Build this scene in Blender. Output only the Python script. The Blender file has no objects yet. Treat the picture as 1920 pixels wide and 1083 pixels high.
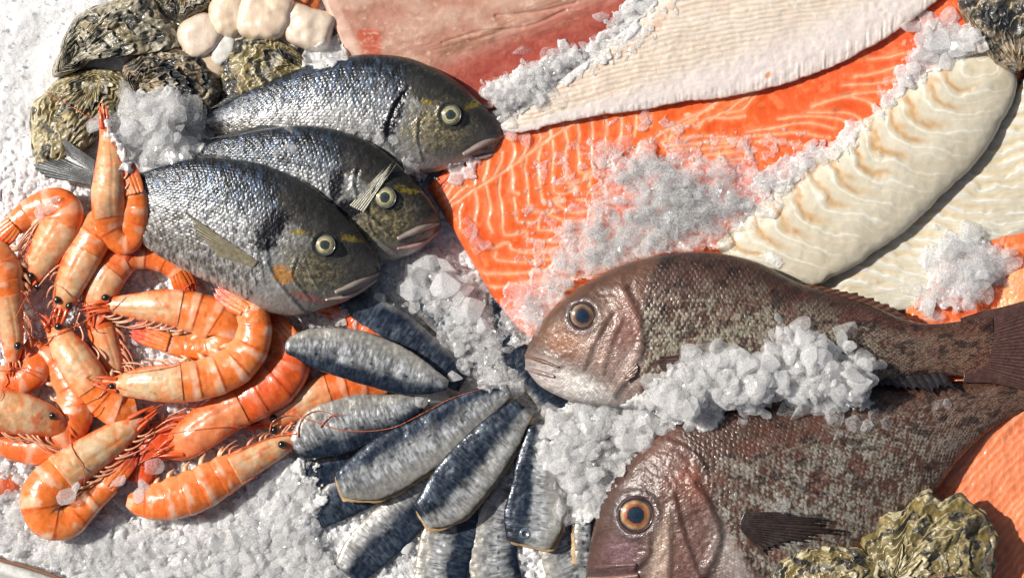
import bpy, math
import numpy as np
from mathutils import Vector

# ------------------------------------------------------------------ basics
S = 0.0006            # metres per photograph pixel on the ice surface
HC = 2.6              # camera height (m)
HP = HC / S
sc = bpy.context.scene
COL = sc.collection
RNG = np.random.default_rng(7)
TAU = 2 * math.pi

def lin(r, g, b):
    f = lambda c: (c/255/12.92) if c/255 <= .04045 else ((c/255+.055)/1.055)**2.4
    return np.array([f(r), f(g), f(b)])

def plane_xy(px, py, z):
    """photograph pixel -> pixel position on the ground plane for a point z px high"""
    k = 1 - z / HP
    return 960 + (px-960)*k, 541.5 + (py-541.5)*k

def world(P):
    P = np.asarray(P, float)
    x, y = plane_xy(P[..., 0], P[..., 1], P[..., 2])
    return np.stack([(x-960)*S, -(y-541.5)*S, P[..., 2]*S], -1)

# ------------------------------------------------------------------ noise
def _h(i, j, seed):
    n = (i.astype(np.int64)*374761393 + j.astype(np.int64)*668265263 + seed*974711) & 0xffffffff
    n = ((n ^ (n >> 13)) * 1274126177) & 0xffffffff
    n = n ^ (n >> 16)
    return (n & 0xffff) / 65535.0

def vnoise(x, y, seed=0):
    i = np.floor(x); j = np.floor(y)
    fx = x-i; fy = y-j
    fx = fx*fx*(3-2*fx); fy = fy*fy*(3-2*fy)
    a = _h(i, j, seed); b = _h(i+1, j, seed); c = _h(i, j+1, seed); d = _h(i+1, j+1, seed)
    return (a*(1-fx)+b*fx)*(1-fy) + (c*(1-fx)+d*fx)*fy

def fbm(x, y, o=4, seed=0, g=.5):
    t = 0; a = 1; s = 0
    for k in range(o):
        c, d = math.cos(k*1.1), math.sin(k*1.1)
        t = t + a*vnoise((x*c-y*d)*2**k+17*k, (x*d+y*c)*2**k-9*k, seed+k*13); s += a; a *= g
    return t/s

def worley(x, y, seed=0):
    """nearest and second nearest jittered points: F1, F2, point x, y, and a random value per cell"""
    i0 = np.floor(x); j0 = np.floor(y)
    F1 = np.full(x.shape, 9.); F2 = F1.copy(); px = F1.copy(); py = F1.copy(); r = F1.copy()
    for di in (-1, 0, 1):
        for dj in (-1, 0, 1):
            i, j = i0+di, j0+dj
            qx = i+.5+.85*(_h(i, j, seed)-.5); qy = j+.5+.85*(_h(i, j, seed+71)-.5)
            d = np.hypot(x-qx, y-qy); a = d < F1
            F2 = np.where(a, F1, np.minimum(F2, d)); F1 = np.where(a, d, F1)
            px = np.where(a, qx, px); py = np.where(a, qy, py); r = np.where(a, _h(i, j, seed+33), r)
    return F1, F2, px, py, r

def ss(a, b, x):
    t = np.clip((x-a)/(b-a), 0, 1)
    return t*t*(3-2*t)

def mix(a, b, t):
    t = np.asarray(t)[..., None]
    return np.asarray(a)*(1-t) + np.asarray(b)*t

# ------------------------------------------------------------------ splines
def catmull(P, n, closed=False, uniform_arc=True):
    P = np.asarray(P, float); K = len(P)
    if closed:
        Q = np.vstack([P[-1], P, P[0], P[1]]); segs = K
    else:
        Q = np.vstack([2*P[0]-P[1], P, 2*P[-1]-P[-2]]); segs = K-1
    m = 40
    out = []
    for s in range(segs):
        t = np.linspace(0, 1, m, endpoint=False)[:, None]
        p0, p1, p2, p3 = Q[s], Q[s+1], Q[s+2], Q[s+3]
        out.append(.5*((2*p1)+(-p0+p2)*t+(2*p0-5*p1+4*p2-p3)*t*t+(-p0+3*p1-3*p2+p3)*t**3))
    out = np.vstack(out+[Q[segs+1][None]])
    return out

def resample(D, n, cols=None, endpoint=True):
    X = D if cols is None else D[:, cols]
    d = np.r_[0, np.cumsum(np.linalg.norm(np.diff(X, axis=0), axis=1))]
    q = np.linspace(0, d[-1], n, endpoint=endpoint)
    return np.stack([np.interp(q, d, D[:, k]) for k in range(D.shape[1])], 1), d[-1]

def dist_poly(x, y, poly):
    """distance to a polyline and 0..1 position along it"""
    P = np.asarray(poly, float)
    best = np.full(x.shape, 1e9)
    for a, b in zip(P[:-1], P[1:]):
        ax, ay = a[:2]; dx, dy = b[0]-ax, b[1]-ay
        L = dx*dx+dy*dy+1e-9
        t = np.clip(((x-ax)*dx+(y-ay)*dy)/L, 0, 1)
        d = (x-ax-t*dx)**2+(y-ay-t*dy)**2
        best = np.minimum(best, d)
    return np.sqrt(best)

def line_mask(x, y, poly, w):
    """soft line mask, evaluated only near the line"""
    P = catmull(poly, 0)[::8] if len(poly) > 2 else np.asarray(poly, float)
    m = np.zeros(x.shape)
    x0, y0 = P.min(0)-3*w; x1, y1 = P.max(0)+3*w
    sel = (x > x0) & (x < x1) & (y > y0) & (y < y1)
    if sel.any():
        m[sel] = np.exp(-(dist_poly(x[sel], y[sel], P)/w)**2)
    return m

def blob(x, y, cx, cy, rx, ry=None, ang=0):
    ry = ry or rx
    a = math.radians(ang); c, s = math.cos(a), math.sin(a)
    dx, dy = x-cx, y-cy
    return np.exp(-(((dx*c+dy*s)/rx)**2 + ((-dx*s+dy*c)/ry)**2))

# ------------------------------------------------------------------ height map (for resting ice and feelers on things)
HR = 3.0; HX0, HY0 = -150, -150
HM = np.zeros((int(1400/HR), int(2250/HR)))
def hm_add(P):
    P = P.reshape(-1, 3)
    x, y = plane_xy(P[:, 0], P[:, 1], P[:, 2])
    i = ((y-HY0)/HR).astype(int); j = ((x-HX0)/HR).astype(int)
    ok = (i >= 0) & (j >= 0) & (i < HM.shape[0]) & (j < HM.shape[1])
    np.maximum.at(HM, (i[ok], j[ok]), P[ok, 2])
def hm_fill():
    global HM
    for _ in range(2):
        a = np.minimum(np.roll(HM, 1, 0), np.roll(HM, -1, 0)); b = np.minimum(np.roll(HM, 1, 1), np.roll(HM, -1, 1))
        HM = np.maximum(HM, np.maximum(a, b))
def hm_at(x, y, z=40):
    x, y = plane_xy(x, y, z)
    i = np.clip(((y-HY0)/HR).astype(int), 0, HM.shape[0]-1); j = np.clip(((x-HX0)/HR).astype(int), 0, HM.shape[1]-1)
    return HM[i, j]

# ------------------------------------------------------------------ meshes
ORIG = {}
def tag(o, label=None, cat=None, group=None, kind=None):
    if label: o['label'] = label
    if cat: o['category'] = cat
    if group: o['group'] = group
    if kind: o['kind'] = kind
    return o

def raw_mesh(name, V, F, cols=None, attrs=None, mat=None, parent=None, smooth=True, origin=None):
    V = np.ascontiguousarray(V, dtype=np.float32).reshape(-1, 3)
    F = np.asarray(F, dtype=np.int32)
    k = F.shape[1]
    if parent is not None:
        off = ORIG[parent.name]
    else:
        off = np.array(origin if origin is not None else (0, 0, 0), float)
    me = bpy.data.meshes.new(name)
    me.vertices.add(len(V)); me.vertices.foreach_set('co', (V-off.astype(np.float32)).astype(np.float32).ravel())
    me.loops.add(F.size); me.loops.foreach_set('vertex_index', F.ravel())
    me.polygons.add(len(F)); me.polygons.foreach_set('loop_start', np.arange(0, F.size, k, dtype=np.int32))
    me.polygons.foreach_set('use_smooth', np.full(len(F), smooth))
    me.update(calc_edges=True)
    if cols is not None:
        a = me.color_attributes.new('Col', 'FLOAT_COLOR', 'POINT')
        c = np.ones((len(V), 4), np.float32); c[:, :3] = np.clip(np.asarray(cols).reshape(-1, 3), 0, 1)
        a.data.foreach_set('color', c.ravel())
    for n, arr in (attrs or {}).items():
        a = me.attributes.new(n, 'FLOAT', 'POINT')
        a.data.foreach_set('value', np.ascontiguousarray(arr, dtype=np.float32).ravel())
    if mat: me.materials.append(mat)
    o = bpy.data.objects.new(name, me); COL.objects.link(o)
    ORIG[o.name] = off
    if parent is not None: o.parent = parent
    else: o.location = Vector(off.tolist())
    return o

def quads(n, m, wrap=False):
    """grid of n rows, m columns; wrap closes the columns"""
    i = np.arange(n-1)[:, None]; j = np.arange(m if wrap else m-1)[None, :]
    j2 = (j+1) % m
    return np.stack([i*m+j, (i+1)*m+j, (i+1)*m+j2, i*m+j2], -1).reshape(-1, 4)

def grid_obj(name, P, wrap, cols, mat, parent=None, attrs=None, solid=True, origin=None, flip=False):
    n, m = P.shape[:2]
    if solid: hm_add(P)
    F = quads(n, m, wrap)
    if flip: F = F[:, ::-1]
    return raw_mesh(name, world(P), F, cols, attrs, mat, parent, origin=origin)

def thing(name, x, y, z, label, cat, group=None):
    o = bpy.data.objects.new(name, None); COL.objects.link(o)
    w = world(np.array([x, y, z], float)); o.location = Vector(w.tolist()); o.empty_display_size = .02
    ORIG[o.name] = w
    return tag(o, label, cat, group)

def tube(path, radii, m=8, n=None):
    D = catmull(np.c_[np.asarray(path, float), np.asarray(radii, float)], 0) if len(path) > 2 else np.c_[np.asarray(path, float), radii]
    D, L = resample(D, n or max(6, int(len(path)*5)), [0, 1, 2])
    C = D[:, :3]; r = D[:, 3]
    T = np.gradient(C, axis=0); T /= np.linalg.norm(T, axis=1, keepdims=True)+1e-9
    A = np.cross(T, [0, 0, 1.]); A /= np.linalg.norm(A, axis=1, keepdims=True)+1e-9
    B = np.cross(A, T)
    th = np.linspace(0, TAU, m, endpoint=False)
    P = C[:, None] + r[:, None, None]*(A[:, None]*np.cos(th)[None, :, None]+B[:, None]*np.sin(th)[None, :, None])
    P = np.concatenate([np.repeat(C[:1, None], m, 1), P, np.repeat(C[-1:, None], m, 1)], 0)
    return P

def blur(A, k):
    for ax in (0, 1):
        for _ in range(2):
            c = np.cumsum(np.pad(A, [(k+1, k) if a == ax else (0, 0) for a in (0, 1)], mode='edge'), axis=ax)
            A = (np.take(c, range(2*k+1, c.shape[ax]), ax)-np.take(c, range(0, c.shape[ax]-2*k-1), ax))/(2*k+1)
    return A

# ribbed bodies --------------------------------------------------------
class Body: pass
def rib_body(ribs, thick, z0=0, tilt=0, N=300, MT=120, MB=20, p=1.0, zrise=None, flat_bottom=False, mean_th=.5):
    R = np.asarray(ribs, float); K = len(R)
    th = np.asarray(thick, float) if np.ndim(thick) else np.full(K, float(thick))
    zr = np.zeros(K) if zrise is None else np.asarray(zrise, float)
    D = catmull(np.c_[R, th, zr, (R[:, 0]+R[:, 2])/2, (R[:, 1]+R[:, 3])/2], 0)
    D, L = resample(D, N, [6, 7])
    U = D[:, :2]; Lw = D[:, 2:4]; t = np.maximum(D[:, 4], .5); zr = D[:, 5]
    v = np.linspace(0, 1, MT)
    a = mean_th*math.pi*v + (1-mean_th)*np.arccos(1-2*v)
    b = np.linspace(math.pi, TAU, MB+2)[1:-1]
    ang = np.r_[a, b]
    cs, sn = np.cos(ang), np.sin(ang)
    c = (U+Lw)/2; h = (U-Lw)/2
    P = np.zeros((N, len(ang), 3))
    P[..., :2] = c[:, None]+h[:, None]*cs[None, :, None]
    f = np.sign(sn)*np.abs(sn)**p
    if flat_bottom: f = np.where(f < 0, f*.35, f)
    zc = z0+zr+(t*.35 if flat_bottom else t)
    P[..., 2] = zc[:, None]+t[:, None]*f[None]+tilt*cs[None]
    B = Body(); B.P = P; B.MT = MT; B.N = N; B.L = L
    hh = np.linalg.norm(U-Lw, axis=1); B.H = hh.max(); B.hh = hh
    B.u = np.repeat(np.linspace(0, 1, N)[:, None], len(ang), 1)
    B.v = np.repeat(((1-cs)/2)[None], N, 0)
    B.top = np.repeat(((sn > -1e-6)*np.clip(sn*6, 0, 1))[None], N, 0)
    B.x = P[..., 0].copy(); B.y = P[..., 1].copy()
    B.R = (c, h, t, zc)
    return B

def body_obj(name, B, cols, mat, parent=None, disp=None, origin=None, attrs=None):
    if disp is not None:
        B.P[..., 2] += disp*B.top
    P = B.P
    c0 = P[:1].mean(1, keepdims=True).repeat(P.shape[1], 1); c1 = P[-1:].mean(1, keepdims=True).repeat(P.shape[1], 1)
    P2 = np.concatenate([c0, P, c1], 0)
    cc = np.concatenate([cols[:1], cols, cols[-1:]], 0)
    at = {k: np.concatenate([a[:1], a, a[-1:]], 0) for k, a in (attrs or {}).items()}
    return grid_obj(name, P2, True, cc, mat, parent, at, origin=origin)

def z_on(B, x, y):
    X = B.P[:, :B.MT]
    k = np.argmin((X[..., 0]-x)**2+(X[..., 1]-y)**2)
    return X.reshape(-1, 3)[k, 2]

# ------------------------------------------------------------------ materials
def nodes(name):
    m = bpy.data.materials.new(name); m.use_nodes = True
    nt = m.node_tree; nt.nodes.clear()
    out = nt.nodes.new('ShaderNodeOutputMaterial')
    return m, nt, out

def wet(name, rough=.35, metal=0., coat=.5, coat_r=.08, sss=0., sss_s=.004, sss_r=(1, .4, .25), bump=.3, bscale=900, bump2=0., b2scale=250, spec=.5, colvar=.12, alpha=None):
    m, nt, out = nodes(name); N, Lk = nt.nodes, nt.links
    b = N.new('ShaderNodeBsdfPrincipled')
    at = N.new('ShaderNodeAttribute'); at.attribute_name = 'Col'
    tc = N.new('ShaderNodeTexCoord')
    n1 = N.new('ShaderNodeTexNoise'); n1.inputs['Scale'].default_value = bscale; n1.inputs['Detail'].default_value = 3
    Lk.new(tc.outputs['Object'], n1.inputs['Vector'])
    n2 = N.new('ShaderNodeTexNoise'); n2.inputs['Scale'].default_value = b2scale; n2.inputs['Detail'].default_value = 3
    Lk.new(tc.outputs['Object'], n2.inputs['Vector'])
    # small variation of the thing's own colour
    mr = N.new('ShaderNodeMapRange'); mr.inputs[1].default_value = .3; mr.inputs[2].default_value = .7
    mr.inputs[3].default_value = 1-colvar; mr.inputs[4].default_value = 1+colvar
    Lk.new(n2.outputs['Fac'], mr.inputs[0])
    mu = N.new('ShaderNodeVectorMath'); mu.operation = 'SCALE'
    Lk.new(at.outputs['Color'], mu.inputs[0]); Lk.new(mr.outputs[0], mu.inputs['Scale'])
    Lk.new(mu.outputs[0], b.inputs['Base Color'])
    rr = N.new('ShaderNodeMapRange'); rr.inputs[1].default_value = .3; rr.inputs[2].default_value = .7
    rr.inputs[3].default_value = rough*.7; rr.inputs[4].default_value = min(1, rough*1.35)
    Lk.new(n2.outputs['Fac'], rr.inputs[0]); Lk.new(rr.outputs[0], b.inputs['Roughness'])
    b.inputs['Metallic'].default_value = metal
    b.inputs['Specular IOR Level'].default_value = spec
    b.inputs['Coat Weight'].default_value = coat; b.inputs['Coat Roughness'].default_value = coat_r
    if sss > 0:
        b.inputs['Subsurface Weight'].default_value = sss
        b.inputs['Subsurface Radius'].default_value = sss_r
        b.inputs['Subsurface Scale'].default_value = sss_s
    bp = N.new('ShaderNodeBump'); bp.inputs['Strength'].default_value = bump; bp.inputs['Distance'].default_value = .001
    Lk.new(n1.outputs['Fac'], bp.inputs['Height'])
    last = bp
    if bump2:
        b2 = N.new('ShaderNodeBump'); b2.inputs['Strength'].default_value = bump2; b2.inputs['Distance'].default_value = .003
        Lk.new(n2.outputs['Fac'], b2.inputs['Height']); Lk.new(bp.outputs[0], b2.inputs['Normal']); last = b2
    Lk.new(last.outputs[0], b.inputs['Normal']); Lk.new(last.outputs[0], b.inputs['Coat Normal'])
    if alpha is not None: b.inputs['Alpha'].default_value = alpha
    Lk.new(b.outputs[0], out.inputs[0])
    return m

def ice_mat(name, clear=True, tint=(.86, .89, .93), bump=.5, shard=False):
    m, nt, out = nodes(name); N, Lk = nt.nodes, nt.links
    b = N.new('ShaderNodeBsdfPrincipled'); tr = N.new('ShaderNodeBsdfTranslucent')
    tc = N.new('ShaderNodeTexCoord')
    n1 = N.new('ShaderNodeTexNoise'); n1.inputs['Scale'].default_value = 420; n1.inputs['Detail'].default_value = 4
    v1 = N.new('ShaderNodeTexVoronoi'); v1.inputs['Scale'].default_value = 330
    v2 = N.new('ShaderNodeTexVoronoi'); v2.inputs['Scale'].default_value = 900
    for t in (n1, v1, v2): Lk.new(tc.outputs['Object'], t.inputs['Vector'])
    nv = N.new('ShaderNodeTexNoise'); nv.inputs['Scale'].default_value = 130; nv.inputs['Detail'].default_value = 6; nv.inputs['Roughness'].default_value = .7
    Lk.new(tc.outputs['Object'], nv.inputs['Vector'])
    cr = N.new('ShaderNodeValToRGB'); e = cr.color_ramp.elements
    e[0].position = .36; e[0].color = (*[t*(.84 if clear else .86) for t in tint], 1); e[1].position = .60; e[1].color = (*tint, 1)
    Lk.new(nv.outputs['Fac'], cr.inputs[0]); Lk.new(cr.outputs[0], b.inputs['Base Color']); Lk.new(cr.outputs[0], tr.inputs['Color'])
    b.inputs['Roughness'].default_value = .16; b.inputs['Specular IOR Level'].default_value = .7
    b.inputs['Coat Weight'].default_value = .5; b.inputs['Coat Roughness'].default_value = .06
    b.inputs['Subsurface Weight'].default_value = .75; b.inputs['Subsurface Radius'].default_value = (1, 1, 1.05); b.inputs['Subsurface Scale'].default_value = .007 if clear else .006
    bp = N.new('ShaderNodeBump'); bp.inputs['Strength'].default_value = bump; bp.inputs['Distance'].default_value = .0012
    Lk.new(v1.outputs['Distance'], bp.inputs['Height'])
    bq = N.new('ShaderNodeBump'); bq.inputs['Strength'].default_value = bump*.8; bq.inputs['Distance'].default_value = .0006
    Lk.new(v2.outputs['Distance'], bq.inputs['Height']); Lk.new(bp.outputs[0], bq.inputs['Normal'])
    if shard: v1.inputs['Scale'].default_value = 160; v2.inputs['Scale'].default_value = 420; e[0].color = (*[t*.9 for t in tint], 1); b.inputs['Roughness'].default_value = .09; b.inputs['Subsurface Weight'].default_value = 0
    Lk.new(bq.outputs[0], b.inputs['Normal']); Lk.new(bp.outputs[0], tr.inputs['Normal'])
    ms = N.new('ShaderNodeMixShader'); ms.inputs[0].default_value = .45 if shard else (.15 if clear else .0)
    Lk.new(b.outputs[0], ms.inputs[1]); Lk.new(tr.outputs[0], ms.inputs[2])
    last = ms
    if clear:
        at = N.new('ShaderNodeAttribute'); at.attribute_name = 'op'
        mr = N.new('ShaderNodeMapRange'); mr.inputs[1].default_value = .35; mr.inputs[2].default_value = .65
        mr.inputs[3].default_value = -.12; mr.inputs[4].default_value = .12
        Lk.new(n1.outputs['Fac'], mr.inputs[0])
        ad = N.new('ShaderNodeMath'); ad.operation = 'ADD'; ad.use_clamp = True
        Lk.new(at.outputs['Fac'], ad.inputs[0]); Lk.new(mr.outputs[0], ad.inputs[1])
        tp = N.new('ShaderNodeBsdfTransparent')
        m2 = N.new('ShaderNodeMixShader')
        Lk.new(ad.outputs[0], m2.inputs[0]); Lk.new(tp.outputs[0], m2.inputs[1]); Lk.new(ms.outputs[0], m2.inputs[2])
        last = m2
    Lk.new(last.outputs[0], out.inputs[0])
    return m

M_SILVER = wet('silver_fish_skin', rough=.34, metal=.38, coat=.45, coat_r=.12, bump=.35, bscale=700, bump2=.12, b2scale=160)
M_RED = wet('red_fish_skin', rough=.42, metal=.05, coat=.35, coat_r=.11, bump=.35, bscale=700, bump2=.12, b2scale=150)
M_FIN = wet('fin_skin', rough=.4, metal=.1, coat=.5, coat_r=.15, bump=.3)
M_EYE = wet('wet_eye', rough=.15, coat=1, coat_r=.03, bump=.02, colvar=.05)
M_SALMON = wet('salmon_flesh', rough=.42, coat=.4, coat_r=.08, sss=.3, sss_s=.005, sss_r=(1, .3, .15), bump=.25, bscale=350, bump2=.2, b2scale=120, colvar=.08)
M_WHITEF = wet('white_fish_flesh', rough=.38, coat=.45, coat_r=.14, sss=.4, sss_s=.006, sss_r=(1, .75, .5), bump=.2, bscale=500, bump2=.08, b2scale=140, colvar=.05)
M_PRAWN = wet('cooked_prawn_shell', rough=.34, coat=.6, coat_r=.1, sss=.2, sss_s=.004, sss_r=(1, .35, .15), bump=.15, bscale=500, bump2=.08, b2scale=150, colvar=.12)
M_OYSTER = wet('oyster_shell', rough=.5, coat=.45, coat_r=.12, bump=.4, bscale=420, bump2=.22, b2scale=150, colvar=.25)
M_SARD = wet('sardine_skin', rough=.36, metal=.3, coat=.5, coat_r=.10, bump=.2, bscale=600, bump2=.06, b2scale=180, colvar=.2)
M_SCALLOP = wet('scallop_flesh', rough=.3, coat=.6, coat_r=.1, sss=.5, sss_s=.006, sss_r=(1, .7, .45), bump=.25, bscale=400, bump2=.1, b2scale=120, colvar=.04)
M_FLESH = wet('tan_flesh', rough=.4, coat=.4, sss=.2, bump=.3)
M_BOARD = wet('whitewashed_wood', rough=.6, coat=0, bump=.3, bscale=300)
M_ICE = ice_mat('clear_ice', tint=(.97, .965, .96), bump=.22)
M_SHARD = ice_mat('ice_chip', tint=(.985, .985, .985), bump=.10, shard=True)
M_BED = ice_mat('packed_ice', clear=False, tint=(.87, .87, .875), bump=.3)
# ------------------------------------------------------------------ light, camera
cam = bpy.data.cameras.new('camera'); co = bpy.data.objects.new('camera', cam); COL.objects.link(co)
co.location = (0, 0, HC); co.rotation_euler = (0, 0, 0)
cam.sensor_width = 36; cam.lens = 36*HC/(1920*S); cam.clip_start = .05; cam.clip_end = 50
sc.camera = co
el = math.radians(43); dx, dy = .95, -.31
k = math.hypot(dx, dy); dx /= k; dy /= k
d = Vector((dx*math.cos(el), dy*math.cos(el), -math.sin(el)))
sl = bpy.data.lights.new('sun', 'SUN'); sl.energy = 5.0; sl.angle = math.radians(.6); sl.color = (1, .955, .89)
so = bpy.data.objects.new('sun', sl); COL.objects.link(so); so.rotation_euler = d.to_track_quat('-Z', 'Y').to_euler(); so.location = (-2, .6, 2)
w = bpy.data.worlds.new('World'); sc.world = w; w.use_nodes = True
nt = w.node_tree; bg = nt.nodes['Background']
sky = nt.nodes.new('ShaderNodeTexSky'); sky.sky_type = 'NISHITA'; sky.sun_disc = False
sky.sun_elevation = el; sky.sun_rotation = math.atan2(-dx, -dy)
nt.links.new(sky.outputs[0], bg.inputs[0]); bg.inputs[1].default_value = .05
sky.dust_density = 4; sky.ozone_density = .3; sky.air_density = 1.0
sc.view_settings.view_transform = 'Standard'; sc.view_settings.look = 'None'
sc.view_settings.exposure = 0; sc.view_settings.gamma = 1
sc.cycles.max_bounces = 6; sc.cycles.transparent_max_bounces = 14; sc.cycles.diffuse_bounces = 4
sc.cycles.use_adaptive_sampling = True; sc.cycles.adaptive_threshold = .03; sc.cycles.adaptive_min_samples = 16
sc.cycles.glossy_bounces = 2; sc.cycles.transmission_bounces = 2
sc.cycles.use_denoising = True; sc.cycles.sample_clamp_indirect = 4

# ------------------------------------------------------------------ bed of crushed ice
def bed():
    inner_x = np.arange(-260, 2181, 2.6); inner_y = np.arange(-200, 1285, 2.6)
    ox = np.array([-3600, -2600, -1800, -1200, -800, -500, -340]); oy = ox+60
    xs = np.r_[ox, inner_x, 1920-ox[::-1]]; ys = np.r_[oy, inner_y, 1083-oy[::-1]]
    X, Y = np.meshgrid(xs, ys)
    z = -22+16*fbm(X/110, Y/110, 3, 5)+9*fbm(X/34, Y/34, 2, 9)
    soft = ss(700, 300, X)*ss(460, 120, Y)           # the finer, smoother snow of the upper left
    Xw = X+9*(fbm(X/16, Y/16, 2, 61)-.5); Yw = Y+9*(fbm(X/16, Y/16, 2, 62)-.5)
    for sz, am, sd in ((24, 9, 1), (12, 5, 2), (7, 2.6, 3)):
        F1, F2, fx, fy, r = worley(Xw/sz, Yw/sz, sd*50)
        g = ss(0, .35, F2-F1)
        tilt = (Xw/sz-fx)*(r-.5)*2.4+(Yw/sz-fy)*(_h(np.floor(fx), np.floor(fy), 4)-.5)*2.4
        z += am*(1-.95*soft*(sz > 8)-.7*soft*(sz < 8))*(g*(.25+.9*r+.6*tilt)-.4)*ss(.25, .6, fbm(X/45, Y/45, 2, sd)+.15)
    z += (1.3-.9*soft)*vnoise(X/3.4, Y/3.4, 44)+1.4*(fbm(X/9, Y/9, 2, 21)-.5)
    P = np.stack([X, Y, z], -1)
    o = grid_obj('ice_bed', P, False, None, M_BED, flip=False)
    o['kind'] = 'structure'; o['label'] = 'wide bed of packed crushed white ice under the seafood'
bed()
hm_fill()

# ------------------------------------------------------------------ breams
def scales(a, b, sa, sb, seed):
    j = np.floor(b/sb); aa = a/sa+.5*(j % 2)
    i = np.floor(aa); fa = aa-i; fb = b/sb-j
    r = _h(i, j, seed)
    dome = 1-np.clip(((fa-.35)**2*2.4+(fb-.5)**2*2.2), 0, 1)
    edge = ss(.62, .95, fa)*1.0
    return dome, edge, r, fa, fb

def eye(x, y, r, z, parent, rings, h=.45):
    n, m = 30, 40
    q = np.linspace(0, 1.0, n); th = np.linspace(0, TAU, m, endpoint=False)
    X = x+r*q[:, None]*np.cos(th); Y = y+r*q[:, None]*np.sin(th)
    prof = np.sqrt(np.clip(1-q**2*.98, 0, 1))*h*r
    prof = prof + ss(.86, .93, q)*ss(1.0, .95, q)*r*.14
    Z = z-1+np.repeat(prof[:, None], m, 1)
    Z[-1] -= 5
    cols = np.zeros((n, m, 3))
    rs = [a for a, _ in rings]
    wob = .16*(fbm(np.cos(th)*1.5+5, np.sin(th)*1.5, 3, int(x))-.5)
    for c in range(3): cols[..., c] = np.interp(q[:, None]+wob*(q[:, None] > .3), rs, [cc[c] for _, cc in rings])
    cols *= (1+.7*(fbm(X/3, Y/3, 2, 3)-.5)+.5*(q[:, None] > .4)*(fbm(X/12, Y/12, 2, 5)-.5)*2)[..., None]
    grid_obj('eye', np.stack([X, Y, Z], -1), True, cols, M_EYE, parent, flip=True)

BR_RINGS = [(0, (.018, .03, .035)), (.36, (.03, .05, .055)), (.42, (.05, .05, .03)), (.47, (.42, .36, .17)), (.56, (.50, .45, .27)), (.62, (.16, .14, .06)), (.70, (.36, .35, .22)), (.80, (.12, .12, .09)), (.9, (.07, .07, .06)), (1, (.09, .09, .09))]
RD_RINGS = [(0, (.013, .024, .042)), (.40, (.018, .032, .05)), (.44, (.06, .03, .02)), (.48, (.35, .12, .05)), (.56, (.40, .10, .04)), (.64, (.42, .25, .12)), (.74, (.34, .25, .13)), (.80, (.12, .06, .05)), (.88, (.05, .03, .035)), (1, (.09, .05, .045))]

RE2 = [(0, (.012, .022, .045)), (.44, (.018, .034, .06)), (.48, (.05, .03, .02)), (.54, (.22, .09, .05)), (.62, (.16, .10, .07)), (.74, (.28, .24, .16)), (.80, (.10, .07, .06)), (.88, (.05, .03, .035)), (1, (.09, .05, .045))]
def fin(name, base, tip, z, parent, c1, c2, rays=14, thick=1.2, mat=None, n=90, m=50, rag=.08, sag=0, seed=1, zt=None, solid=True, drape=None):
    """a rayed fin between a base curve and a tip curve (px, from first to last ray)"""
    b, _ = resample(catmull(base, 0) if len(base) > 2 else np.asarray(base, float), n)
    t, _ = resample(catmull(tip, 0) if len(tip) > 2 else np.asarray(tip, float), n)
    f = np.linspace(0, 1, n); q = np.linspace(0, 1, m)
    ext = 1-rag*(vnoise(f*rays*1.0, f*0+seed, seed))-rag*.6*np.abs(np.sin(f*rays*math.pi))
    Q = q[None]*ext[:, None]
    X = b[:, None, 0]*(1-Q)+t[:, None, 0]*Q; Y = b[:, None, 1]*(1-Q)+t[:, None, 1]*Q
    zt = z if zt is None else zt
    ray = np.abs(np.sin(f[:, None]*rays*math.pi+.4*np.sin(Q*3+f[:, None]*5)))
    Z = z*(1-Q)+zt*Q + .8*(ray-.5)*(1-.6*Q) + sag*np.sin(Q*math.pi)+ 2.0*(fbm(f[:, None]*4+Q, Q*2, 2, seed)-.5)
    if drape is not None:
        Z = np.maximum(hm_at(X, Y, 90)+drape*(.5+Q), hm_at(X+3, Y, 90)+drape*.5) + .8*(ray-.5)
        Z = blur(Z, 2)
    cols = mix(np.array(c1), np.array(c2), ss(.45, .95, ray)*(.35+.5*vnoise(X/5, Y/5, seed)))
    cols = cols*(.75+.5*fbm(X/14, Y/14, 3, seed))[..., None]
    top = np.stack([X, Y, Z], -1); bot = top.copy(); bot[..., 2] -= thick*2*(1-.6*Q)+.3
    P = np.concatenate([top, bot[:, ::-1]], 1); C = np.concatenate([cols, cols[:, ::-1]], 1)
    o = grid_obj(name, P, True, C, mat or M_FIN, parent, solid=solid, flip=True)
    return o

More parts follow.
